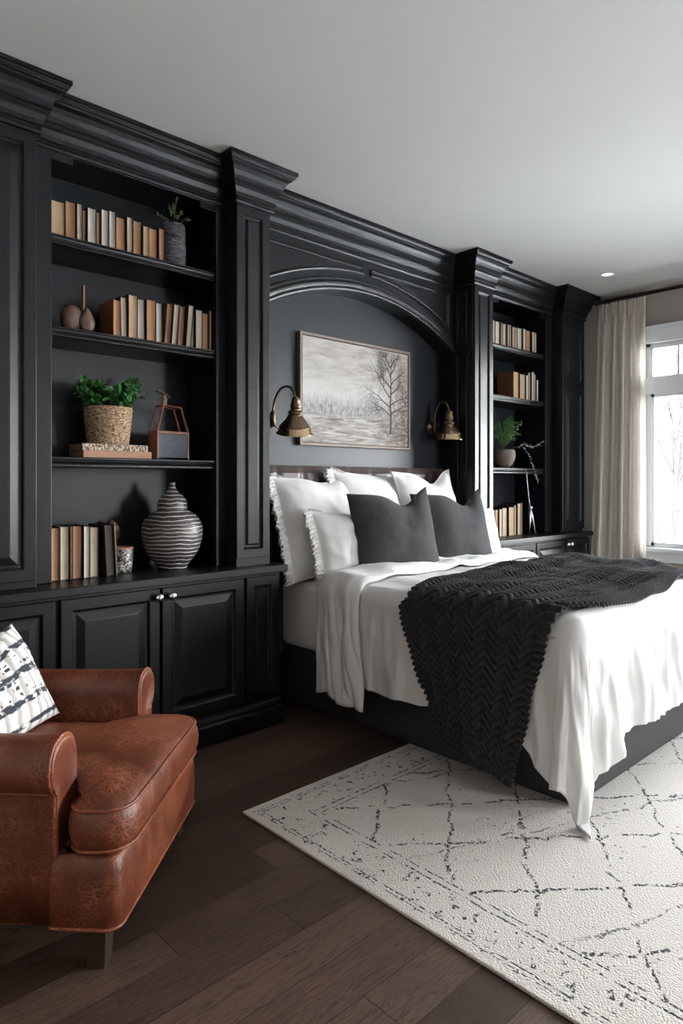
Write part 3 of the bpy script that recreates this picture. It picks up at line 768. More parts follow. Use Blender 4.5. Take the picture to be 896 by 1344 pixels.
S2 = [(1.472, 1.512, .19, B_), (1.516, 1.548, .21, C_), (1.552, 1.603, .228, T_), (1.607, 1.648, .218, W_), (1.652, 1.706, .222, B_), (1.712, 1.746, .216, W_), (1.757, 1.787, .224, D_), (1.800, 1.832, .228, C_), (1.840, 1.868, .224, D_), (1.886, 1.918, .238, C_), (1.924, 1.944, .215, T_), (1.947, 1.990, .22, W_), (1.994, 2.034, .212, B_), (2.036, 2.052, .23, T_)]
row(S2, 3.275, 2.1455, 'on the second shelf of the left bookcase', 'books on the second shelf of the left bookcase', leans={1: R(-1.2), 3: R(-1), 6: R(4.5), 7: R(4.5), 8: R(3.5), 9: R(4.5)}, covers={0: 'cover_brown', 6: 'cover_brown', 8: 'cover_brown'})
S4 = [(1.160, 1.199, .258, B_), (1.203, 1.247, .262, C_), (1.249, 1.262, .262, W_), (1.265, 1.310, .262, B_), (1.314, 1.346, .260, W_), (1.350, 1.392, .252, C_)]
row(S4, 3.265, CT + .0005, 'on the countertop below the left bookcase', 'books standing on the left countertop')
S5 = [(4.80, 4.868, .2, C_), (4.872, 4.938, .2, W_), (4.942, 4.976, .198, B_), (4.982, 5.040, .196, W_), (5.044, 5.084, .196, T_), (5.088, 5.124, .2, W_), (5.128, 5.168, .19, C_), (5.171, 5.212, .193, T_), (5.216, 5.290, .196, W_), (5.300, 5.345, .2, W_), (5.352, 5.436, .197, B_), (5.446, 5.494, .195, C_), (5.498, 5.545, .196, W_)]
row(S5, 3.265, 2.5855, 'on the top shelf of the right bookcase', 'books on the top shelf of the right bookcase')
S6 = [(5.150, 5.232, .235, T_), (5.256, 5.345, .226, T_), (5.349, 5.395, .225, W_), (5.401, 5.437, .255, C_), (5.441, 5.487, .265, W_), (5.492, 5.530, .25, W_), (5.532, 5.566, .2, W_)]
row(S6, 3.265, 2.1455, 'on the second shelf of the right bookcase', 'books on the second shelf of the right bookcase', covers={0: 'cover_brown'})
S7 = [(4.800, 4.860, .238, T_), (4.864, 4.912, .238, T_), (4.916, 4.966, .242, C_), (4.976, 5.050, .25, C_), (5.060, 5.150, .255, T_), (5.160, 5.196, .27, C_), (5.204, 5.256, .285, C_), (5.258, 5.290, .29, B_)]
row(S7, 3.26, CT + .0005, 'on the countertop below the right bookcase', 'books standing on the right countertop')
# leaning dark folder at the end of the counter books
t = thing('book', 'thin black-covered book with pale edge leaning at the end of the countertop row', 'book', (1.452, 3.245, CT + .001), 0, None)
t.rotation_euler = (0, R(-3.0), 0)
MB().box(-.026, -.022, 0, .20, 0, .262).box(.022, .026, 0, .20, 0, .262).box(-.022, .022, .197, .20, 0, .262).build('cover', 'cover', t)
MB().box(.0262, .0285, -.001, .004, 0, .262).build('cover_edge', 'pg_tan', t)
MB().box(-.0215, .0215, .012, .196, .003, .258).build('page_block', 'cover', t)

# flat books under the basket
def flat_book(cx_, y0, z, w, d, h, mat, label):
    t = thing('book', label, 'book', (cx_, y0, z), R(-2), 'books lying under the basket plant')
    MB().box(-w / 2, w / 2, 0, .004, 0, h).box(-w / 2, w / 2, .004, d, 0, .003).box(-w / 2, w / 2, .004, d, h - .003, h).build('cover', mat, t, bevel=.001)
    MB().box(-w / 2 + .004, w / 2 - .004, .0045, d - .004, .0035, h - .0035).build('page_block', 'pg_tan', t)
flat_book(1.505, 3.285, 1.5205, .36, .22, .036, 'spine_tan', 'tan leather book lying flat at the bottom, under the basket plant')
flat_book(1.495, 3.292, 1.5575, .345, .21, .034, 'gilt', 'ornate patterned-spine book lying flat on the tan one, under the basket')

# ------------------------------------------------------------------ plants
def leaf(mb, base, dirv, L, W, cup=0.25, up=None):
    d = Vector(dirv).normalized(); upv = Vector((0, 0, 1)) if up is None else up
    s_ = d.cross(upv)
    if s_.length < 1e-3: s_ = Vector((1, 0, 0))
    s_.normalize(); n_ = s_.cross(d).normalized()
    b = Vector(base); i = len(mb.v)
    pts = [b, b + d * L * .35 + s_ * W * .5 + n_ * cup * W, b + d * L * .75 + s_ * W * .38 + n_ * cup * W * .6, b + d * L, b + d * L * .75 - s_ * W * .38 + n_ * cup * W * .6, b + d * L * .35 - s_ * W * .5 + n_ * cup * W, b + d * L * .5]
    for p in pts: mb.v.append(tuple(p))
    for f in ((0, 1, 6), (1, 2, 6), (2, 3, 6), (3, 4, 6), (4, 5, 6), (5, 0, 6)): mb.f.append(tuple(i + k for k in f))

# basket plant
bx, by, bz = 1.498, 3.395, 1.5925
t = thing('potted_plant', 'leafy green plant in a woven seagrass basket on two flat books', 'plant', (bx, by, bz))
pr = []
for k in range(25):
    v = k / 24; pr.append((.102 + .022 * v ** .7 + .0025 * math.sin(v * 2 * PI * 9), .195 * v))
mb = MB().lathe([(.01, 0)] + pr + [(.116, .195), (.112, .17), (.01, .165)], n=48); mb.build('basket', 'weave', t, smooth=True)
stm = MB(); lf = MB()
rnd = random.Random(3)
for k in range(64):
    a = rnd.uniform(0, 2 * PI); sp = rnd.uniform(.2, 1) ** .6
    top = Vector((math.cos(a) * .180 * sp, math.sin(a) * .11 * sp, .220 + rnd.uniform(.02, .115) * (1.15 - .4 * sp)))
    if k < 6: top = Vector((.12 + .025 * k / 3, rnd.uniform(-.04, .04), .27 + .018 * k))
    if k > 57: top = Vector((-.14, rnd.uniform(-.05, .02), .30 + .006 * (k - 57)))
    b0 = Vector((math.cos(a) * .05, math.sin(a) * .05, .17)); mid = (b0 + top) / 2 + Vector((0, 0, .02))
    stm.tube([b0, mid, top], .0016, 4)
    for q in range(9):
        f = rnd.uniform(.35, 1); p = b0 * (1 - f) ** 2 + mid * 2 * f * (1 - f) + top * f * f
        dv = Vector((rnd.uniform(-1, 1), rnd.uniform(-1, .8), rnd.uniform(-.5, .9)))
        leaf(lf, p, dv, rnd.uniform(.032, .050), rnd.uniform(.028, .040), up=Vector((rnd.uniform(-.4, .4), rnd.uniform(-1, 0), 1)))
stm.build('stems', 'stem', t); lf.build('foliage', 'leaf', t, fixn=False)

# rough grey vase with sprigs
t = thing('vase', 'rough grey cylindrical vase holding thin green sprigs on the top shelf', 'vase', (1.845, 3.335, 2.5855))
pr = [(.02, 0), (.062, .001), (.066, .01)] + [(.066 + .002 * math.sin(k * 1.7), .01 + .02 * k) for k in range(1, 11)] + [(.064, .225), (.058, .237), (.048, .240), (.046, .22), (.01, .2)]
MB().lathe(pr, n=36).build('vase_body', 'stone', t, smooth=True)
st_ = MB(); lf = MB(); rnd = random.Random(8)
for (dx, dy, dz) in ((-.10, 0, .05), (-.03, .01, .13), (.01, 0, .15), (.05, -.01, .10), (.10, 0, .07), (.08, .02, .11), (-.02, -.03, .09), (.03, .0, .19)):
    b0 = Vector((0, 0, .21)); e = Vector((dx, dy, .22 + dz)); mid = Vector((dx * .35, dy, .22 + dz * .75))
    ps = [b0 * (1 - f) ** 2 + mid * 2 * f * (1 - f) + e * f * f for f in [i / 6 for i in range(7)]]
    st_.tube(ps, .0015, 4)
    for q in range(12):
        f = rnd.uniform(.4, 1); p = b0 * (1 - f) ** 2 + mid * 2 * f * (1 - f) + e * f * f
        leaf(lf, p, (rnd.uniform(-1, 1), rnd.uniform(-1, .5), rnd.uniform(-.2, 1)), .018, .008)
st_.build('stems', 'stem', t); lf.build('leaves', 'leaf_pale', t, fixn=False)

# right shelf planter
t = thing('potted_plant', 'green fern in a round brown bowl on the right bookcase shelf', 'plant', (5.12, 3.36, 1.5205))
pr = [(.02, 0), (.05, .001), (.085, .03), (.108, .075), (.115, .115), (.110, .150), (.102, .165), (.096, .16), (.09, .14), (.01, .135)]
MB().lathe(pr, n=40).build('bowl', 'bowl', t, smooth=True)
fr = MB(); st_ = MB(); rnd = random.Random(5)
for k in range(46):
    a = rnd.uniform(0, 2 * PI); rr = rnd.uniform(.04, .22); hh = rnd.uniform(.10, .26)
    ex = math.cos(a) * rr + (.03 if k % 3 else -.05); ey = math.sin(a) * rr * .5 - .02
    b0 = Vector((0, 0, .14)); e = Vector((ex, ey, .16 + hh)); mid = Vector((ex * .4, ey * .4, .18 + hh))
    if k > 40: e = Vector((.05 + .02 * (k - 41), -.02, .44 + .01 * (k % 3))); mid = Vector((.02, 0, .34))
    N = 12
    ps = [b0 * (1 - f) ** 2 + mid * 2 * f * (1 - f) + e * f * f for f in [i / N for i in range(N + 1)]]
    st_.tube(ps[::2], .0014, 4)
    for i in range(3, N + 1):
        tn = (ps[i] - ps[i - 1]).normalized(); sd = tn.cross(Vector((.2, -1, .3))).normalized()
        for sg in (-1, 1): leaf(fr, ps[i], tn * .6 + sd * sg, .030 * (1.15 - i / N * .6), .010)
st_.build('stems', 'stem', t); fr.build('fronds', 'fern', t, fixn=False)
bl = MB(); bs = MB(); rnd = random.Random(9)
for pts in ([(.08, -.05, .17), (.20, -.10, .22), (.30, -.12, .19), (.42, -.15, .24)], [(.08, -.04, .18), (.17, -.09, .20), (.24, -.13, .10), (.27, -.16, -.04), (.30, -.17, -.11)], [(.02, -.02, .2), (.13, -.03, .32), (.24, -.04, .42)]):
    P3 = [Vector(p) for p in pts]; ps = []
    for i in range(len(P3) - 1):
        for q in range(6): ps.append(P3[i].lerp(P3[i + 1], q / 6) + Vector((nz(i, q) * .01, 0, nz(q, i) * .012)))
    ps.append(P3[-1]); bs.tube(ps, .0018, 5)
    for p in ps[4:]:
        for q in range(3):
            if rnd.random() < .8: leaf(bl, p, (rnd.uniform(-1, 1), rnd.uniform(-1, 0), rnd.uniform(-1, 1)), rnd.uniform(.015, .03), .014)
sp = bs.build('trailing_twig', 'stem', t); sb = bl.build('blossoms', 'blossom', sp, fixn=False); sp['label'] = 'trailing twig with dried white blossoms'

# tan dried sprig at left behind the right-hand books
t = thing('dried_flower', 'dried grey flower head on a stalk behind the books on the right countertop', 'flower', (4.95, 3.46, CT + .001))
MB().tube([(0, 0, 0), (.01, 0, .2), (0, -.01, .36), (.02, -.02, .40)], .004, 6).build('stalk', 'stem', t)
mb = MB(); rnd = random.Random(2)
for k in range(60): leaf(mb, (.02 + rnd.uniform(-.04, .05), -.02 + rnd.uniform(-.03, .03), .40 + rnd.uniform(-.04, .05)), (rnd.uniform(-1, 1), rnd.uniform(-1, 1), rnd.uniform(-1, 1)), .04, .022)
mb.build('petals', 'blossom', t, fixn=False)

# silver dividers
t = thing('metal_dividers', 'silver two-legged metal dividers standing beside the books on the right countertop', 'ornament', (5.36, 3.235, CT + .001))
mb = MB(); mb.tube([(0, 0, .0), (.012, 0, .12), (.02, .005, .235)], [.004, .010, .013], 8); mb.build('leg', 'silver', t, smooth=True)
mb = MB(); mb.tube([(.125, .01, .0), (.105, .01, .03), (.065, .007, .13), (.02, .005, .235)], [.012, .008, .014, .013], 8); mb.build('leg', 'silver', t, smooth=True)
mb = MB(); mb.tube([(.02, .005, .23), (-.005, 0, .31), (-.045, -.002, .52), (-.052, -.002, .585)], [.014, .005, .003, .003], 8); mb.build('rod', 'silver', t, smooth=True)
mb = MB().lathe([(.004, -.012), (.016, -.008), (.018, 0), (.016, .008), (.004, .012)], .02, -.006, .24, 16, Matrix.Rotation(R(90), 3, 'X')); mb.build('hinge', 'silver', t, smooth=True)

# carved wooden ornament on shelf two
t = thing('wooden_ornament', 'dark carved wooden ornament of two rounded forms with an upright stem, second shelf', 'ornament', (1.335, 3.36, 2.146))
def blob(cx_, cy_, cz_, rx_, ry_, rz_, sharp=0.0, sd=0):
    def fn(u, v):
        a = 2 * PI * u; ph = -PI / 2 + PI * v
        r = math.cos(ph); z = math.sin(ph)
        k = 1 + .08 * nz(math.cos(a) * 1.5 + sd, math.sin(a) * 1.5, z * 1.5)
        tp = 1 - sharp * max(0, z)
        return (cx_ + rx_ * r * tp * math.cos(a) * k, cy_ + ry_ * r * tp * math.sin(a) * k, cz_ + rz_ * z * k)
    return MB().grid(fn, 28, 16, closeu=True)
blob(-.035, .01, .072, .060, .04, .070, .1, 1).build('round_form', 'orn_wood', t, smooth=True)
blob(.028, -.02, .068, .042, .03, .068, .62, 5).build('tapered_form', 'orn_wood', t, smooth=True)
MB().box(.012, .018, -.012, .008, .12, .245).box(.0182, .021, -.012, -.008, .12, .25).build('stem', 'caddy_wood', t)

# wooden caddy
t = thing('wooden_caddy', 'reddish wood caddy with trapezoid handle and slate front on the third shelf', 'caddy', (1.843, 3.33, 1.5205))
w_ = .098
for s_ in (-1, 1):
    mb = MB(); x0, x1 = (s_ * w_, s_ * (w_ - .010))
    mb.box(min(x0, x1), max(x0, x1), 0, .10, 0, .160); mb.build('side_board', 'caddy_wood', t, bevel=.001)
MB().box(-w_ + .010, w_ - .010, .004, .010, .012, .140).build('front_panel', 'slate', t)
MB().box(-w_ + .010, w_ - .010, .090, .096, .012, .140).box(-w_ + .010, w_ - .010, .010, .090, .012, .018).build('back_panel', 'caddy_wood', t)
MB().box(-w_ + .010, w_ - .010, .0, .10, .142, .158).build('top_board', 'caddy_wood', t, bevel=.002)
mb = MB(); hp = [(-w_ + .005, .158), (-.056, .300), (.050, .292), (w_ - .005, .158)]
mb.tube([(x, .008, z) for x, z in hp], .006, 6); mb.build('handle', 'caddy_wood', t)
mb = MB(); mb.tube([(x, .092, z) for x, z in hp], .006, 6); mb.tube([(-.056, .008, .300), (-.056, .092, .300)], .006, 6); mb.tube([(.05, .008, .292), (.05, .092, .292)], .006, 6); mb.build('handle', 'caddy_wood', t)
mb = MB(); mb.tube([(-.040, .03, .300), (-.036, .03, .335), (-.044, .03, .352)], [.012, .011, .008], 6)
mb.grid(lambda u, v: (-.085 + .075 * u, .012 + .04 * v, .378 - .036 * u + .006 * math.sin(PI * u) + .005 * math.sin(PI * v)), 8, 5)
mb.build('scoop', 'frame_wood', t, solid=.004)

# bottom niche: speckled jar, figurine, banded vase
t = thing('jar', 'small black and white speckled jar beside the countertop books', 'jar', (1.548, 3.36, CT + .001))
MB().lathe([(.02, 0), (.054, .001), (.058, .01), (.064, .06), (.066, .125), (.062, .130), (.060, .125), (.056, .03), (.01, .02)], n=36).build('jar_body', 'speckle', t, smooth=True)
MB().lathe([(.0665, .124), (.068, .128), (.0665, .134), (.058, .134), (.058, .125)], n=36, cap=False).build('rim', 'spine_tan', t, smooth=True)
t = thing('wooden_figurine', 'brown carved wooden figurine standing behind the speckled jar', 'ornament', (1.555, 3.49, CT + .001))
MB().lathe([(.01, 0), (.045, .001), (.045, .02), (.02, .04), (.018, .12), (.03, .15), (.01, .17)], n=20).build('stand', 'orn_wood', t, smooth=True)
b_ = blob(0, 0, .205, .052, .03, .062, .1, 3); b_.build('carved_top', 'orn_wood', t, smooth=True)
mb = MB().lathe([(.002, 0), (.014, .002), (.018, .008), (.012, .012), (.002, .012)], .014, -.026, .225, 18, Matrix.Rotation(R(90), 3, 'X')); mb.build('knot', 'frame_wood', t, smooth=True)

pts = [(.078, 0), (.082, .004), (.083, .012), (.098, .035), (.122, .065), (.146, .105), (.160, .150), (.166, .195), (.162, .235), (.148, .270), (.122, .298), (.096, .312), (.084, .320), (.081, .330), (.082, .345), (.079, .365), (.070, .385), (.052, .405), (.034, .420), (.023, .435), (.018, .450), (.0155, .465), (.0165, .474), (.013, .476), (.011, .46)]
def smooth_prof(p, k=3):
    out = []
    for i in range(len(p) - 1):
        p0 = p[max(i - 1, 0)]; p1 = p[i]; p2 = p[i + 1]; p3 = p[min(i + 2, len(p) - 1)]
        for q in range(k):
            f = q / k
            out.append(tuple(.5 * (2 * p1[j] + (p2[j] - p0[j]) * f + (2 * p0[j] - 5 * p1[j] + 4 * p2[j] - p3[j]) * f * f + (3 * p1[j] - p0[j] - 3 * p2[j] + p3[j]) * f ** 3) for j in (0, 1)))
    out.append(p[-1]); return out
mb = MB().lathe(smooth_prof(pts), 0, 0, 0, 56)
o_ = mb.build('striped_vase', 'banded', None, smooth=True); o_.location = (1.838, 3.335, CT + .001)
tag(o_, 'large round brown vase with white horizontal bands on the left countertop', 'vase')

# ------------------------------------------------------------------ picture
t = thing('framed_painting', 'framed winter landscape painting with a bare tree above the bed', 'picture', (3.395, 3.468, 1.645))
pw, ph = 1.115, .765
mb = MB().panel([(-pw / 2, 0), (pw / 2, 0), (pw / 2, ph), (-pw / 2, ph)], [(0, 0), (0, .034), (.003, .036), (.016, .036), (.019, .033), (.020, .012)], lambda u, v, d: (u, -d, v), fill=True)
mb.build('frame', 'frame_wood', t)
cw, chh = pw / 2 - .025, ph - .05
mb = MB(); mb.grid(lambda u, v: (-cw + 2 * cw * u, -.030, .025 + chh * v), 1, 1); mb.box(-cw, cw, -.0295, -.013, .025, .025 + chh)
cv = mb.build('canvas', 'canvas', t, fixn=False)
# painted tree strokes (part of the picture)
tr = MB(); rnd = random.Random(21)
def stroke(p, q, w0, w1):
    d = Vector((q[0] - p[0], q[1] - p[1]));
    if d.length < 1e-6: return
    n_ = Vector((-d.y, d.x)).normalized(); i = len(tr.v)
    for (pt, w) in ((p, w0), (q, w1)):
        for s_ in (-1, 1): tr.v.append((pt[0] + n_.x * w * s_, -.0306, pt[1] + n_.y * w * s_))
    tr.f.append((i, i + 1, i + 3, i + 2))
XLIM = cw - .006; ZT = .025 + chh - .006
def branch(p, ang, L, w, depth):
    if depth == 0 or L < .008: return
    cur = p; a = ang; seg = 4
    for k in range(seg):
        a += rnd.uniform(-.22, .22)
        q = (cur[0] + math.cos(a) * L / seg, cur[1] + math.sin(a) * L / seg)
        if abs(q[0]) > XLIM or q[1] > ZT or q[1] < .03: return
        ww = w * (1 - .55 * k / seg)
        stroke(cur, q, ww, w * (1 - .55 * (k + 1) / seg))
        if k >= 1 or depth < 4:
            for s_ in (-1, 1):
                if rnd.random() < .58: branch(q, a + s_ * rnd.uniform(.45, .95), L * rnd.uniform(.42, .66), ww * .55, depth - 1)
        cur = q
    branch(cur, a + rnd.uniform(-.2, .2), L * .7, w * .4, depth - 1)
tx = .335; zb = .115
trunk = [(tx, zb), (tx + .004, zb + .13), (tx - .002, zb + .22), (tx + .006, zb + .34), (tx + .004, zb + .46), (tx + .012, ZT - .02)]
for i in range(len(trunk) - 1): stroke(trunk[i], trunk[i + 1], .0105 - .0016 * i, .0105 - .0016 * (i + 1))
for (z, sd, L, an) in ((.13, -1, .15, .55), (.15, 1, .12, .6), (.20, -1, .20, .55), (.22, 1, .14, .7), (.27, -1, .22, .6), (.30, 1, .14, .75), (.35, -1, .17, .8), (.37, 1, .14, .8), (.43, -1, .13, .9), (.45, 1, .12, .9), (.50, -1, .09, 1.0), (.51, 1, .08, 1.0)):
    branch((tx + .002, zb + z), (PI / 2) + (-sd) * (PI / 2 - an), L, .0056, 4)
# distant thin trees and fence post
for k in range(46):
    x = -cw + .03 + (2 * cw - .3) * rnd.random(); zz = .025 + chh * rnd.uniform(.27, .33); hh = chh * rnd.uniform(.04, .17) * (1.5 if abs(x + .1) < .09 else 1)
    stroke((x, zz), (x + rnd.uniform(-.006, .006), zz + hh), .0008, .0003)
stroke((-.27, .235), (-.268, .335), .0016, .0012)
for k in range(60):
    x = rnd.uniform(.20, cw - .02); zz = rnd.uniform(.06, .18); stroke((x, zz), (x + rnd.uniform(-.02, .02), zz + rnd.uniform(.03, .09)), .0007, .0003)
tr.build('painted_tree', 'paint_line', cv, fixn=False)

# ------------------------------------------------------------------ wall lamps
def wall_lamp(x, y, zr, tilt, label):
    t = thing('wall_lamp', label, 'lamp', (x, YK, zr + .10))
    rotx = Matrix.Rotation(R(90), 3, 'X')
    MB().lathe([(.01, 0), (.048, .001), (.050, .006), (.044, .014), (.018, .020), (.012, .03)], 0, -.001, .02, 28, rotx).build('wall_plate', 'brass', t, smooth=True)
    MB().lathe([(.012, -.05), (.016, -.045), (.016, .045), (.012, .05)], 0, -.045, .03, 14).build('switch_housing', 'brass', t, smooth=True)
    dy = y - YK
    # gooseneck arm
    ps = []
    P0, P1, P2, P3 = Vector((0, -.04, .05)), Vector((0, -.05, .27)), Vector((0, dy + .01, .26)), Vector((0, dy, .135))
    for i in range(15):
        f = i / 14; ps.append(P0 * (1 - f) ** 3 + P1 * 3 * f * (1 - f) ** 2 + P2 * 3 * f * f * (1 - f) + P3 * f ** 3)
    MB().tube(ps, .0075, 10).build('arm', 'brass', t, smooth=True)
    MB().tube([(0, -.04, -.01), (-.0, dy * .45, -.05), (0, dy * .72, -.01), (0, dy * .82, .04)], .004, 8).build('brace', 'brass_rim', t, smooth=True)
    mt = Matrix.Rotation(R(tilt), 3, 'X') @ Matrix.Rotation(R(-tilt * .6), 3, 'Y')
    pr = [(.004, .150), (.016, .146), (.024, .135), (.027, .110), (.031, .100), (.034, .088), (.029, .080), (.030, .068), (.041, .060), (.045, .050), (.040, .043), (.046, .030), (.062, .008), (.083, -.018), (.096, -.034), (.098, -.040)]
    MB().lathe(smooth_prof(pr, 2), 0, dy, 0, 40, mt, cap=False).build('lamp_shade', 'brass', t, smooth=True, solid=.002)
    rim = [(.096, -.036), (.100, -.040), (.103, -.066), (.116, -.076), (.118, -.080), (.113, -.080), (.098, -.068), (.094, -.042)]
    MB().lathe(rim, 0, dy, 0, 40, mt, cap=False).build('shade_rim', 'brass_rim', t, smooth=True)
    return t
wall_lamp(2.605, 3.20, 1.675, 12, 'aged brass gooseneck wall lamp left of the painting')
wall_lamp(4.245, 3.28, 1.715, 3, 'aged brass gooseneck wall lamp right of the painting')

# ------------------------------------------------------------------ bed
t = thing('bed', 'charcoal upholstered bed with brown leather headboard in the arched niche', 'bed', (3.5, 2.4, 0.0115)); o = tuple(t.location)
bb = MB().box(2.665, 4.36, 1.39, 3.0, .0118, .37).box(2.665, 4.29, 3.0, 3.36, .0118, .37)
bb.build('bed_base', 'bedbase', t, org=o, bevel=.012, seg=3)
for (x, y) in ((2.75, 3.28), (4.2, 3.28)): MB().box(x - .03, x + .03, y - .03, y + .03, 0.0005, .0117).build('foot_pad', 'iron', t, org=o)
def hb(u, v):
    x = 2.385 + (4.325 - 2.385) * u; z = .30 + 1.205 * v
    ch = .5 + .5 * math.cos(2 * PI * u * 9); e = min(1, (1 - v) * 18) ** .5 * min(1, min(u, 1 - u) * 40) ** .5
    return (x, 3.40 - (.036 - .014 * ch ** 6) * e + .0, z)
MB().grid(hb, 180, 24).box(2.385, 4.325, 3.405, 3.462, .30, 1.50).build('headboard', 'headboard', t, org=o, smooth=False)

# mattress with fitted sheet
def mat_fn(u, v):
    a = 2 * PI * u; x0, x1, y0, y1 = 2.60, 4.29, 1.47, 3.355
    return None
mb = MB().box(2.605, 4.29, 1.46, 3.355, .371, .785)
mt = single(mb, 'mattress', 'sheet', 'mattress in a white fitted sheet, seen at the bed head under the pillows', 'mattress', (3.45, 2.4, .371), bevel=.05, seg=5, smooth=True)

# cloth draping over the bed
def smoothst(t_): t_ = min(1, max(0, t_)); return t_ * t_ * (3 - 2 * t_)
def ridge(a, pw=.85): return 1 - 2 * abs(math.sin(a * .5)) ** pw
BX0_, BX1_, BY0_ = 2.56, 4.44, 1.32
TOP = .825
HANG = .50
RAD = .085
def duvet_pt(x, y, off=0.0, corner=True):
    """cloth point (x, y) laid over the bed; returns its 3-D position, lifted by off along the outward direction"""
    hgt = TOP + .024 * nz(x * 2.0, y * 2.0, 3) + .012 * nz(x * 5, y * 4.5, 7) + .020 * max(0, 1 - abs((x - 3.5) / .95) ** 2.4)
    r = RAD; X0i, X1i, Y0i = BX0_ + r, BX1_ - r, BY0_ + r
    dx = (x - X0i) if x < X0i else ((x - X1i) if x > X1i else 0.0); dy = (y - Y0i) if y < Y0i else 0.0
    d = math.hypot(dx, dy); cx_, cy_ = min(max(x, X0i), X1i), max(y, Y0i)
    if d < 1e-9:
        # long soft creases running from the head towards the foot, plus small ones
        e = smoothst((x - X0i) / .25) * smoothst((X1i - x) / .25)
        wv = .007 * ridge((x * 5 + 1.6 * nz(x * 1.5, y * 1.2, 4)) * 3.2 + y * 2.2) * (.5 + nz(x * 2, y * 1.5, 12)) + .005 * nz(x * 9, y * 4, 2) + .0025 * nz(x * 22, y * 9, 6)
        return Vector((x, y, hgt + off + wv * (.35 + .65 * e)))
    ux, uy = dx / d, dy / d
    q = r * PI / 2; rr = r + off
    side = abs(ux) > .999; foot = abs(uy) > .999
    th = abs(math.atan2(uy, abs(ux)))            # 0 on the side, PI/2 on the foot
    if d < q:
        a = d / r; ed = .006 * nz(cx_ * 9, cy_ * 9, a)
        return Vector((cx_ + ux * rr * math.sin(a), cy_ + uy * rr * math.sin(a), hgt - r + (rr + ed * (d / q)) * math.cos(a)))
    dd = d - q; hgt2 = TOP + .024 * nz(cx_ * 2.0, cy_ * 2.0, 3)
    k = 0.0
    if corner and x < 3.6:
        if side: k = .34 * smoothst(1 - (cy_ - Y0i) / .24)
        elif foot: k = .22 * smoothst(1 - (cx_ - X0i) / .30)
        else:
            m2 = math.sin(2 * th); k0 = .34 + (.22 - .34) * th / (PI / 2); k = k0 * (1 - m2) + .22 * m2
    drop = dd * (1 + k)
    s_ = (cy_ - Y0i) if side else (-(cx_ - X0i) if foot else 0.0)   # signed length along the rim, 0 at the corner
    if cx_ > 3.6 and not foot: s_ = 5 + (cy_ - Y0i)
    s_ = s_ * 1.0 - (th / (PI / 2)) * .30 + (.0 if side else 0)
    if foot: s_ = s_
    ph_ = s_ * 15 + 2.2 * nz(s_ * 1.3, 1.7) + drop * 1.2 * nz(s_ * 2, 4.4)
    grow = smoothst(drop / .34)
    amp = (.022 if side else .040) * grow
    fo = ridge(ph_) * .7 + .45 * ridge(ph_ * 2.3 + 1.1) * nz(s_ * 3, 9.1) * 2 + .3 * nz(s_ * 7, drop * 5, 3)
    out = rr + (.05 if side else .10) * drop + amp * (fo + .35)
    out += (.0075 * ridge(s_ * 52 + 4 * nz(s_ * 3, drop * 3)) * (.4 + 1.4 * abs(nz(s_ * 5, drop * 2, 7))) + .010 * nz(s_ * 11 + drop * 4, drop * 6, 5) + .004 * nz(s_ * 30, drop * 9, 2)) * smoothst(drop / .12)
    out = max(out, .020 + off)
    z = hgt2 - r - drop
    lo = .022
    if z < lo: out += (lo - z) * .8; z = lo + .004 * nz(s_ * 20, 2)
    return Vector((cx_ + ux * out, cy_ + uy * out, z))
def hem(x_or_y, k): return .02 * nz(x_or_y * 3, k) + .008 * nz(x_or_y * 9, k)
def nonlin(u, n=1): return u
def duvet_fn(u, v):
    # u across (left hem..right hem), v from foot hem to head edge
    y = (BY0_ - HANG) + (2.90 - BY0_ + HANG) * v
    x = (BX0_ - HANG) + (BX1_ - BX0_ + 2 * HANG - .08) * u
    x += hem(y, 1.0) * (1 if u < .1 else 0) * (1 - u * 10)
    y += hem(x, 5.0) * (1 if v < .1 else 0) * (1 - v * 10)
    return duvet_pt(x, y)
mb = MB().grid(duvet_fn, 300, 270)
dv = single(mb, 'duvet', 'linen', 'puffy white duvet draped over the bed, one corner reaching the rug', 'duvet', (3.45, 2.0, .8), smooth=True, solid=.012, fixn=False)
# folded-back band at the head
def cuff_fn(u, v):
    x = (BX0_ - .56) + (BX1_ - BX0_ + 1.02) * u
    side = max(0, (BX0_ + .05 - x))
    yy = 2.585 + .335 * v - side * (.14 - .06 * v)
    x -= (.05 * (1 - v) + .012 * math.sin(v * 9)) * max(0, 1 - u / .15)
    edge = min(v, 1 - v); th = .018 + .034 * min(1, edge * 5) ** .5
    p = duvet_pt(x, yy, off=th)
    gr = min(1, side * 4)
    if side > 0:
        p.x += .016 * ridge(v * 13 + side * 7 + 2.5 * nz(side * 3, v * 2)) * gr + .006 * ridge(v * 37 + side * 12 + 2 * nz(side * 5, v * 5)) * gr
        p.z += .012 * math.sin(v * 11) * gr
    else: p.z += .007 * ridge(v * 8 + x * 9 + 3 * nz(x * 2.2, v * 2)) + .003 * nz(x * 14, v * 6)
    return p
cf = MB().grid(cuff_fn, 200, 60).build('folded_band', 'linen', dv, smooth=True, org=tuple(dv.location), solid=.014, fixn=False)

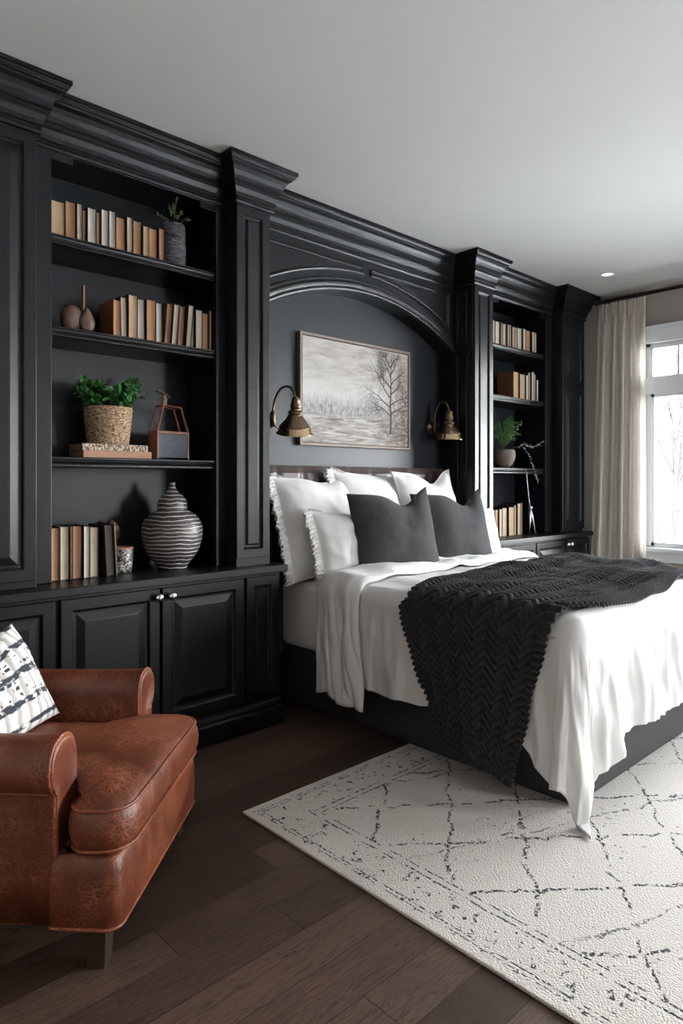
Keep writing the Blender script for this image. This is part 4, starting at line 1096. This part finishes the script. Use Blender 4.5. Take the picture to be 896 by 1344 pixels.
# knitted throw
def throw_fn(u, v):
    # v 0..1 from left hem to the right hem, u 0 = foot side, 1 = head side
    L0 = BX0_ - .62; 
    xs = L0 + (BX1_ + .28 - L0) * v
    t_ = (xs - BX0_)
    if t_ < 0:
        f = min(1, -t_ / .62)
        yf = 1.43 + .17 * f; yh = 2.27 - .28 * f ** 1.3
    else:
        g_ = min(1, t_ / 1.9); yf = 1.43 - .06 * min(1, t_ / .25) - .03 * math.sin(g_ * 5); yh = 2.24 + .20 * g_ + .03 * math.sin(g_ * 7)
    y = yf + (yh - yf) * u + .010 * nz(xs * 5, u * 3, 2)
    ext = .10 * (1 - u) * max(0, 1 - v * 4)     # foot-side corner hangs lower
    x = xs - ext
    # soft pleats running along the length, gathered toward the right
    g2 = max(0, t_) / 1.9
    pleat = (.010 + .028 * g2) * (.5 + .5 * math.sin(u * 2 * PI * 2.3 + 1.0 + 1.5 * g2 + .8 * nz(xs * 2, u * 2)))
    # chevron relief
    U = u * .86; V = v * 3.1
    col = U / .125; tri = abs((col % 1.0) - .5) * 2
    ph_ = (V + tri * .062) / .040
    rel = .5 + .5 * math.sin(2 * PI * ph_); 
    groove = 1 - max(0, 1 - abs((col % 1.0) - .5) * 2 / .10) * .5 - max(0, 1 - (.5 - abs((col % 1.0) - .5)) * 2 / .10) * .5
    edge = min(u, 1 - u) * .86
    if edge < .05: rel = .5 + .5 * math.sin(2 * PI * V / .030); groove = 1 - .6 * max(0, 1 - abs(edge - .05) / .006)
    off = .016 + pleat + .020 * rel * groove
    p = duvet_pt(x, y, off, corner=False)
    return p
mb = MB().grid(throw_fn, 200, 620)
single(mb, 'knitted_throw', 'throw', 'chunky charcoal knitted throw laid across the foot of the bed', 'throw', (3.4, 1.8, .84), smooth=True, solid=.008, fixn=False)

# pillows
def cushion_fn(w, h, th, pinch=.07, chop=0.0, chopu=.1, seed=0.0, wr=.014, flange=0.0, ear=0.0):
    def mk(side):
        def fn(u, v):
            a, c = 2 * u - 1, 2 * v - 1
            # slight clustering near the edge
            a = math.sin(a * PI / 2) * .35 + a * .65; c = math.sin(c * PI / 2) * .35 + c * .65
            x = w / 2 * a * (1 - pinch * (1 - c * c) * abs(a) ** 1.5); z = h / 2 * c * (1 - pinch * (1 - a * a) * abs(c) ** 1.5)
            fa = max(0, 1 - (abs(a) * (1 + flange)) ** 2.6) if abs(a) * (1 + flange) < 1 else 0
            fc = max(0, 1 - (abs(c) * (1 + flange)) ** 2.6) if abs(c) * (1 + flange) < 1 else 0
            t_ = th / 2 * (fa ** .55) * (fc ** .55)
            if chop:
                k = math.exp(-((a - chopu) / .36) ** 2); up = max(0, (c + .25) / 1.25) ** 1.5
                z -= chop * k * up; t_ *= 1 - .25 * k * up
                z += ear * max(0, (a - .45) / .55) ** 1.3 * max(0, c) ** 2
            if wr > .008: t_ += .006 * ridge((a * 3 + c * 4 + seed) * 2.4 + 3 * nz(a * 1.6 + seed, c * 1.6, 5)) * (fa * fc) ** .5 * (.4 + abs(nz(a * 2, c * 2, seed)) * 2)
            t_ += wr * nz(a * 2.2 + seed, c * 2.2, side) * (fa * fc) ** .4 + wr * .5 * nz(a * 5 + seed, c * 4, side + 3) * (fa * fc) ** .3
            y = -side * (t_ + .003)
            y += .012 * nz(a * 1.3 + seed, c * 1.3, 8)
            return (x, y, z + h / 2)
        return fn
    return mk
def cushion(name, mat, label, cat, loc, w, h, th, lean=15, yaw=0, roll=0, group=None, part='pillow_cover', ruffle=False, n=40, **kw):
    t = thing(name, label, cat, loc, 0, group)
    t.rotation_euler = (R(-lean), R(roll), R(yaw)); t.rotation_mode = 'XYZ'
    mk = cushion_fn(w, h, th, **kw); f1, f2 = mk(1), mk(-1)
    mb = MB().grid(f1, n, n)
    mb2 = MB().grid(f2, n, n)
    i0 = len(mb.v); k0 = len(mb.f)
    mb.v += mb2.v
    for k, f in enumerate(mb2.f): mb.uv[len(mb.f)] = tuple(mb2.uv[k][::-1]); mb.f.append(tuple(i0 + q for q in f[::-1]))
    # stitch the rim
    def rim(i): return i
    N = n + 1
    ring = [i for i in range(N)] + [N * j + n for j in range(1, N)] + [N * n + i for i in range(n - 1, -1, -1)] + [N * j for j in range(n - 1, 0, -1)]
    for k in range(len(ring)):
        a, b2 = ring[k], ring[(k + 1) % len(ring)]; mb.f.append((a, a + i0, b2 + i0, b2))
    ob = mb.build(part, mat, t, smooth=True)
    if ruffle:
        # frilled cotton fringe down the left edge
        for lay in (0, 1):
            rm = MB()
            def rf(u, v, lay=lay):
                c = 2 * v - 1; a = -1
                x = w / 2 * a * (1 - .07 * (1 - c * c)); z = h * v
                fr_ = math.sin(v * h * 260 + lay * 2) * .5 + .6 * nz(v * h * 60, u * 3, lay + 4)
                return (x + .014 - (.060 + .014 * nz(v * h * 45, lay)) * u, (.006 if lay else -.006) + fr_ * .024 * u, z + .006 * math.sin(v * h * 190 + lay) * u - .01 * u)
            rm.grid(rf, 6, int(h * 420)); rm.build('ruffle', 'ruffle', t, smooth=False, solid=.002, fixn=False)
        tp = MB()
        def rt(u, v):
            a = -1 + .35 * u
            return (w / 2 * a, .008 * math.sin(u * w * 80) * v, h * (1 - .07 * (1 - a * a)) - .01 + (.030 + .008 * nz(u * 20, 1)) * v)
        tp.grid(rt, 40, 4); tp.build('ruffle', 'ruffle', t, smooth=False, solid=.002, fixn=False)
    return t
MZ = .79
G1 = 'large white pillows against the headboard'
cushion('euro_pillow', 'linen', 'large white fringed pillow at the left end of the headboard', 'pillow', (2.835, 3.11, MZ), .66, .68, .20, lean=17, yaw=0, roll=-1, group=G1, ruffle=True, chop=.03, chopu=.3, seed=1, flange=.06)
cushion('euro_pillow', 'linen', 'large white pillow in the middle of the headboard row, behind the left grey cushion', 'pillow', (3.33, 3.16, MZ), .70, .70, .19, lean=13, yaw=0, roll=2, group=G1, ruffle=True, chop=.02, chopu=.5, seed=4, flange=.06)
cushion('euro_pillow', 'linen', 'large white pillow with peaked corner at the right end of the headboard', 'pillow', (3.93, 3.10, MZ), .72, .72, .20, lean=14, yaw=3, roll=-2, group=G1, chop=.09, chopu=.25, seed=7, flange=.06)
cushion('pillow', 'linen', 'smaller white fringed pillow in front at the left of the bed', 'pillow', (2.90, 2.93, MZ), .58, .45, .19, lean=18, yaw=-4, group='small white pillows', ruffle=True, seed=11, chop=.01, flange=.05)
cushion('pillow', 'linen', 'white pillow peeking out behind the right charcoal cushion', 'pillow', (4.18, 2.93, MZ), .56, .42, .17, lean=16, yaw=-4, group='small white pillows', seed=13, flange=.05)
G2 = 'charcoal knitted cushions'
cushion('knitted_cushion', 'knit', 'left charcoal knitted cushion standing in front of the white pillows', 'cushion', (3.13, 2.78, MZ), .62, .56, .20, lean=17, yaw=-14, roll=0, group=G2, chop=.075, chopu=.30, seed=17, pinch=.05, ear=.045, wr=.006)
cushion('knitted_cushion', 'knit', 'right charcoal knitted cushion standing in front of the white pillows', 'cushion', (3.76, 2.80, MZ), .64, .55, .20, lean=17, yaw=-12, roll=0, group=G2, chop=.085, chopu=.40, seed=23, pinch=.05, ear=.04, wr=.006)

# ------------------------------------------------------------------ rug
mb = MB()
RX, RY = 3.75, 3.45
def rug_edge(s): return .004 * nz(s * 3, 1.5)
mb.box(0, RX, -RY, 0, 0, .0105)
rg_ = mb.build('area_rug', 'rug', None, bevel=.004, seg=2); rg_.location = (1.61, 2.33, .0005)
tag(rg_, 'cream wool rug with broken charcoal diamond lattice under the bed', 'rug')

# ------------------------------------------------------------------ armchair (local +X = front, +Y = far side)
CH = thing('armchair', 'cognac leather armchair with rolled arms in the left foreground', 'armchair', (.825, 1.805, 0), R(-46.5))
W = .80; D = .96
def rounded_poly(pts, rads, n=6):
    out = []; m_ = len(pts)
    for i in range(m_):
        p0, p1, p2 = Vector(pts[i - 1]), Vector(pts[i]), Vector(pts[(i + 1) % m_]); r = rads[i]
        if r <= 0: out.append(tuple(p1)); continue
        a = (p0 - p1).normalized(); b_ = (p2 - p1).normalized()
        ang = math.acos(max(-1, min(1, a.dot(b_)))); tl = r / math.tan(ang / 2)
        c = p1 + (a + b_).normalized() * (r / math.sin(ang / 2))
        s_, e_ = p1 + a * tl - c, p1 + b_ * tl - c
        a0_ = math.atan2(s_.y, s_.x); a1_ = math.atan2(e_.y, e_.x); da = (a1_ - a0_ + PI) % (2 * PI) - PI
        for k in range(n + 1): q = a0_ + da * k / n; out.append((c.x + r * math.cos(q), c.y + r * math.sin(q)))
    return out
# seat deck
poly = rounded_poly([(0, 0), (0, W), (-.20, W), (-.20, W - .02), (-D, W - .02), (-D, .02), (-.20, .02), (-.20, 0)], [.045, .045, .01, .004, .03, .03, .004, .01], 5)
mb = MB().panel(poly, [(.004, .125), (0, .130), (-.004, .20), (-.002, .28), (.004, .315), (.016, .33), (.05, .336)], lambda u, v, d: (u, v, d))
mb.f.append(tuple(range(len(poly)))[::-1])
dk = mb.build('seat_deck', 'leather', CH, smooth=True)
front = [p for p in poly]
pp = MB().tube([(p[0], p[1], .127) for p in poly], .0055, 8, closed=True); pp.build('piping', 'piping', dk, smooth=True)
# T cushion
AW = .137
cpoly = rounded_poly([(.018, .012), (.018, W - .012), (-.150, W - .012), (-.165, W - AW - .004), (-.74, W - AW - .004), (-.74, AW + .004), (-.165, AW + .004), (-.150, .012)], [.085, .085, .055, .03, .03, .03, .03, .055], 8)
def resample(poly, step=.018):
    out = []; m_ = len(poly)
    for i in range(m_):
        a, b_ = Vector(poly[i]), Vector(poly[(i + 1) % m_]); L = (b_ - a).length; k = max(1, int(L / step))
        for j in range(k): out.append(tuple(a.lerp(b_, j / k)))
    return out
cp = resample(cpoly)
cc = Vector((-.36, W / 2))
def ringpts(ins, sc):
    n_ = len(cp); out = []
    for i in range(n_):
        p0, p1, p2 = Vector(cp[i - 1]), Vector(cp[i]), Vector(cp[(i + 1) % n_])
        e = (p2 - p0).normalized(); nn = Vector((-e.y, e.x)); q = p1 + nn * ins; out.append(cc + (q - cc) * sc)
    return out
mb = MB(); rings = [(.03, 1, .337), (.012, 1, .338), (0, 1, .345), (-.010, 1, .375), (-.013, 1, .405), (-.009, 1, .435), (0, 1, .455), (.010, 1, .466), (.024, 1, .474), (.024, .93, .484), (.024, .82, .496), (.024, .66, .507), (.024, .48, .514), (.024, .30, .517), (.024, .14, .518), (.024, .02, .518)]
n_ = len(cp)
for ri, (ins, sc, z) in enumerate(rings):
    for q in ringpts(ins, sc):
        zz = z
        if ri > 6: zz += .006 * nz(q.x * 5, q.y * 5, 3) * min(1, (ri - 6) / 3) + .004 * nz(q.x * 14, q.y * 9, 6) * min(1, (ri - 6) / 3)
        if 2 < ri < 7:
            dvec = (q - cc).normalized() * (.005 * nz(q.x * 9, q.y * 9, z * 8)); q = q + dvec
        mb.v.append((q.x, q.y, zz))
for j in range(len(rings) - 1):
    for i in range(n_): a = j * n_ + i; b_ = j * n_ + (i + 1) % n_; mb.f.append((a, b_, b_ + n_, a + n_))
mb.f.append(tuple((len(rings) - 1) * n_ + i for i in range(n_)))
sc_ = mb.build('seat_cushion', 'leather', CH, smooth=True)
for (ins, z) in ((-.001, .457), (-.002, .343)):
    MB().tube([(q.x, q.y, z) for q in ringpts(ins, 1)][::1], .0052, 8, closed=True).build('piping', 'piping', sc_, smooth=True)
# arms
def arm(side):
    y0 = 0.0 if side == 0 else W
    sg = 1 if side == 0 else -1
    prof_a = [(.012, .13), (.008, .30), (.008, .45), (.006, .502), (-.004, .516), (-.016, .535), (-.024, .560), (-.022, .594), (-.010, .626), (.012, .646), (.045, .656), (.080, .654), (.108, .640), (.126, .612), (.132, .570), (.132, .45), (.132, .13)]
    prof_a = smooth_prof(prof_a, 3)
    cy_, cz_ = .06, .42
    xs = [(-.183, .90), (-.179, .955), (-.186, .985), (-.20, 1.0), (-.25, 1.0), (-.40, 1.0), (-.60, 1.0), (-.80, 1.0), (-.90, 1.0)]
    mb = MB(); m_ = len(prof_a)
    for k, (x, s_) in enumerate(xs):
        for (y, z) in prof_a:
            yy = cy_ + (y - cy_) * s_; zz = cz_ + (z - cz_) * s_ if z > .2 else .13
            wob = .004 * nz(x * 4, z * 4, side) if k > 3 else 0
            zz2 = zz + (.010 * math.sin((x + .2) * 3) if z > .5 and k > 3 else 0)
            mb.v.append((x, y0 + sg * (yy + wob), zz2))
    for k in range(len(xs) - 1):
        for j in range(m_ - 1): a = k * m_ + j; mb.f.append((a, a + 1, a + m_ + 1, a + m_))
        a = k * m_; mb.f.append((a, a + m_ - 1, a + 2 * m_ - 1, a + m_))
    mb.f.append(tuple(range(m_))); mb.f.append(tuple((len(xs) - 1) * m_ + j for j in range(m_))[::-1])
    ar = mb.build('arm', 'leather', CH, smooth=True, subsurf=0)
    ob_poly = [( -.190, y0 + sg * (cy_ + (y - cy_) * 1.0), cz_ + (z - cz_) * 1.0 if z > .2 else .13) for (y, z) in prof_a]
    MB().tube(ob_poly, .0052, 8).build('piping', 'piping', ar, smooth=True)
    MB().tube([(-.192 - .70 * k / 8, y0 + sg * .004, .505) for k in range(9)], .003, 6).build('piping', 'piping', ar, smooth=True)
arm(0); arm(1)
# back
def back_fn(u, v):
    a = 2 * PI * u
    # rounded cross-section in X-Z swept along Y
    prof_b = [(-.76, .33), (-.755, .45), (-.775, .60), (-.80, .74), (-.82, .82), (-.86, .865), (-.91, .87), (-.95, .84), (-.965, .76), (-.955, .50), (-.95, .14), (-.84, .14)]
    return None
pb = smooth_prof([(-.745, .34), (-.735, .45), (-.76, .60), (-.79, .74), (-.81, .82), (-.85, .865), (-.90, .87), (-.945, .84), (-.96, .76), (-.955, .50), (-.955, .14)], 3)
mb = MB(); m_ = len(pb); ys = [.03, .045, .09, .2, .4, .6, .71, .755, .77]
for k, y in enumerate(ys):
    e = 1 - .05 * (1 if k in (0, len(ys) - 1) else 0); bul = .012 * math.sin(PI * (y - .03) / .74)
    for (x, z) in pb: mb.v.append((-.86 + (x + .86) * e + (bul if x > -.83 else 0), y, .5 + (z - .5) * e))
for k in range(len(ys) - 1):
    for j in range(m_ - 1): a = k * m_ + j; mb.f.append((a, a + 1, a + m_ + 1, a + m_))
    a = k * m_; mb.f.append((a, a + m_ - 1, a + 2 * m_ - 1, a + m_))
mb.f.append(tuple(range(m_))); mb.f.append(tuple((len(ys) - 1) * m_ + j for j in range(m_))[::-1])
mb.build('backrest', 'leather', CH, smooth=True)
for (x, y) in ((-.075, .05), (-.075, W - .05), (-.90, .07), (-.90, W - .07)):
    mb = MB(); a = .034; b2 = .026
    mb.v = [(x - b2, y - b2, .0005), (x + b2, y - b2, .0005), (x + b2, y + b2, .0005), (x - b2, y + b2, .0005), (x - a, y - a, .128), (x + a, y - a, .128), (x + a, y + a, .128), (x - a, y + a, .128)]
    mb.f = [(0, 3, 2, 1), (4, 5, 6, 7), (0, 1, 5, 4), (1, 2, 6, 5), (2, 3, 7, 6), (3, 0, 4, 7)]
    mb.build('leg', 'leg_wood', CH, bevel=.003)
# patterned pillow on the chair
fd = Vector((math.cos(R(-46.5)), math.sin(R(-46.5)), 0)); wd = Vector((-fd.y, fd.x, 0)); CO = Vector((.825, 1.805, 0))
pc = CO + fd * (-.50) + wd * .37 + Vector((0, 0, .505))
cu = cushion('throw_pillow', 'dabbed', 'white pillow with black dabs and grey stripes leaning in the armchair', 'pillow', tuple(pc), .50, .385, .16, lean=27, yaw=-46.5 + 90 - 4, roll=-3, chop=.05, chopu=-.1, seed=31, pinch=.07, wr=.006)

# ------------------------------------------------------------------ curtain and rod
t = thing('curtain_rod', 'dark red-brown curtain rod near the ceiling along the window wall', 'curtain rod', (6.20, 1.0, 3.125)); o = tuple(t.location)
MB().tube([(6.20, 2.985, 3.125), (6.20, -1.1, 3.125)], .019, 16).build('rod', 'rod', t, org=o, smooth=True)
MB().lathe([(.004, -.03), (.018, -.026), (.026, -.012), (.028, 0), (.026, .012), (.018, .026), (.012, .03)], 6.20, 3.005, 3.125, 18, Matrix.Rotation(R(90), 3, 'X')).build('finial', 'rod', t, org=o, smooth=True)
for y in (2.96, 0.9, -.9): MB().box(6.19, XR - .0005, y - .008, y + .008, 3.098, 3.107).box(XR - .008, XR - .0005, y - .02, y + .02, 3.06, 3.14).build('bracket', 'rod', t, org=o)

t = thing('curtain', 'pleated natural linen curtain hanging beside the window', 'curtain', (6.20, 2.8, .02)); o = tuple(t.location)
def cur(u, v):
    z = .02 + (3.098 - .02) * v
    k = v ** 1.2
    y0 = 3.075 + (2.985 - 3.075) * k; y1 = 2.525 + (2.545 - 2.525) * k
    y = y0 + (y1 - y0) * u
    nf = 5
    ph_ = 2 * PI * nf * (u + .02 * nz(u * 4, v * .8)) 
    low = (1 - v)
    amp = .028 + .018 * low
    a = math.sin(ph_) * amp * (.75 + .4 * nz(u * 3, v * 1.5, 1)) + .012 * low * math.sin(ph_ * .5 + 1.2 + v)
    hd = smoothst((v - .93) / .04); a = a * (1 - .55 * hd) + .018 * math.sin(ph_ * 3 + .5) * hd
    pinch = math.exp(-((v - .945) / .015) ** 2); a *= 1 - .35 * pinch
    x = 6.205 - .02 * low + a
    y += .010 * math.sin(ph_ * 2 + .6) * (1 - .4 * v)
    return (min(x, 6.275), y, z)
mb = MB().grid(cur, 240, 110); mb.build('curtain_panel', 'curtain', t, org=o, smooth=True, fixn=False)
for k in range(7):
    y = 2.97 - k * .066
    MB().tube([(6.20 + .024 * math.cos(a), y, 3.125 + .024 * math.sin(a)) for a in [2 * PI * q / 20 for q in range(20)]], .0025, 6, closed=True).build('ring', 'rod', t, org=o, smooth=True)

# ceiling downlight
t = thing('ceiling_light', 'small round recessed downlight in the ceiling near the curtain', 'light', (5.635, 2.637, H))
MB().lathe([(.060, -.0005), (.062, -.004), (.056, -.006), (.045, -.003), (.044, -.0005)], n=32, cap=False).build('trim_ring', 'plaster', t, smooth=True)
MB().lathe([(.001, -.0025), (.044, -.0025)], n=32, cap=False).build('lens', 'glow', t)

# ------------------------------------------------------------------ outside
mb = MB().box(-30, 60, -40, 40, -1.1, -1.0); struct(mb, 'ground', 'ground', 'pale ground outside the window', 'ground')
def tree(x, y, h, seed, label):
    rnd = random.Random(seed); mb = MB()
    def br(p, d, L, r, depth):
        pts = [p]; q = p; dd = d.copy()
        for k in range(4):
            dd = (dd + Vector((rnd.uniform(-.22, .22), rnd.uniform(-.22, .22), rnd.uniform(-.05, .15)))).normalized(); q = q + dd * L / 4; pts.append(q)
            if depth > 0 and k > 0:
                for _ in range(2): br(q, (dd + Vector((rnd.uniform(-1, 1), rnd.uniform(-1, 1), rnd.uniform(0, .5))) * .8).normalized(), L * rnd.uniform(.4, .6), r * .5, depth - 1)
        mb.tube(pts, [r, r * .9, r * .75, r * .6, r * .4], 5)
    br(Vector((0, 0, 0)), Vector((0, 0, 1)), h, h * .016, 3)
    o_ = mb.build('bare_tree', 'tree', None); o_.location = (x, y, -1.0)
    tag(o_, label, 'tree', 'bare trees outside the window')
spots = [(17, 6.75, 4.6, 'bare pale tree outside, nearest the curtain edge'), (20.5, 7.75, 5.0, 'bare tree outside, just left of the one at the right edge of the photo'), (15.5, 5.95, 3.4, 'short bare tree outside in the middle of the visible window'), (24, 9.3, 4.6, 'most distant bare tree outside, second from the curtain'), (18.5, 6.85, 4.2, 'bare tree outside at the right edge of the photo')]
for i, (x, y, h_, lab) in enumerate(spots): tree(x, y, h_, 40 + i, lab)

# ------------------------------------------------------------------ light
w = bpy.data.worlds.new('sky'); SC.world = w; w.use_nodes = True
bg = w.node_tree.nodes['Background']; g = NG(w.node_tree)
tc = g.n('ShaderNodeTexCoord'); sz = g.sep(tc.outputs['Generated'])[2]
sk = g.ramp(g.maprange(sz, -.1, .9, 0, 1), [(0.0, (0.90, 0.90, 0.90)), (0.25, (0.97, 0.985, 1.0)), (1.0, (0.80, 0.89, 1.0))])
g.l(sk, bg.inputs['Color']); bg.inputs['Strength'].default_value = 20.0
def portal(loc, rot, sx, sy):
    l = bpy.data.lights.new('window_portal', 'AREA'); l.shape = 'RECTANGLE'; l.size = sx; l.size_y = sy; l.cycles.is_portal = True
    o_ = bpy.data.objects.new('window_portal', l); COL.objects.link(o_); o_.location = loc; o_.rotation_euler = rot
portal((XR + .22, (WY0 + WY1) / 2, (WZ0 + WZ1) / 2), (0, R(90), 0), WZ1 - WZ0, WY1 - WY0)
portal(((BX0 + BX1) / 2, YF - .17, (BZ0 + BZ1) / 2), (R(90), 0, 0), BX1 - BX0, BZ1 - BZ0)
portal((XR + .22, (VY0 + VY1) / 2, (WZ0 + WZ1) / 2), (0, R(90), 0), WZ1 - WZ0, VY1 - VY0)

# ------------------------------------------------------------------ camera
cam = bpy.data.cameras.new('camera'); co = bpy.data.objects.new('camera', cam); COL.objects.link(co)
F_ = 873.0
cam.sensor_fit = 'VERTICAL'; cam.sensor_height = 36.0; cam.lens = F_ / 1344 * 36.0
yaw = math.atan2(932.0, 873.0)       # camera forward, measured from +X
co.location = (0, 0, 1.40); co.rotation_euler = (R(90), 0, yaw - PI / 2)
cam.shift_x = 0.0; cam.shift_y = -(672 - 632) / 1344.0
cam.clip_start = .05; cam.clip_end = 200
SC.camera = co
SC.view_settings.view_transform = 'Standard'; SC.view_settings.look = 'None'; SC.view_settings.gamma = 1.0; SC.view_settings.use_curve_mapping = False
SC.view_settings.exposure = 1.12
SC.cycles.max_bounces = 8; SC.cycles.diffuse_bounces = 5; SC.cycles.glossy_bounces = 4; SC.cycles.transparent_max_bounces = 12
SC.cycles.caustics_reflective = False; SC.cycles.caustics_refractive = False
SC.cycles.sample_clamp_indirect = 4.0
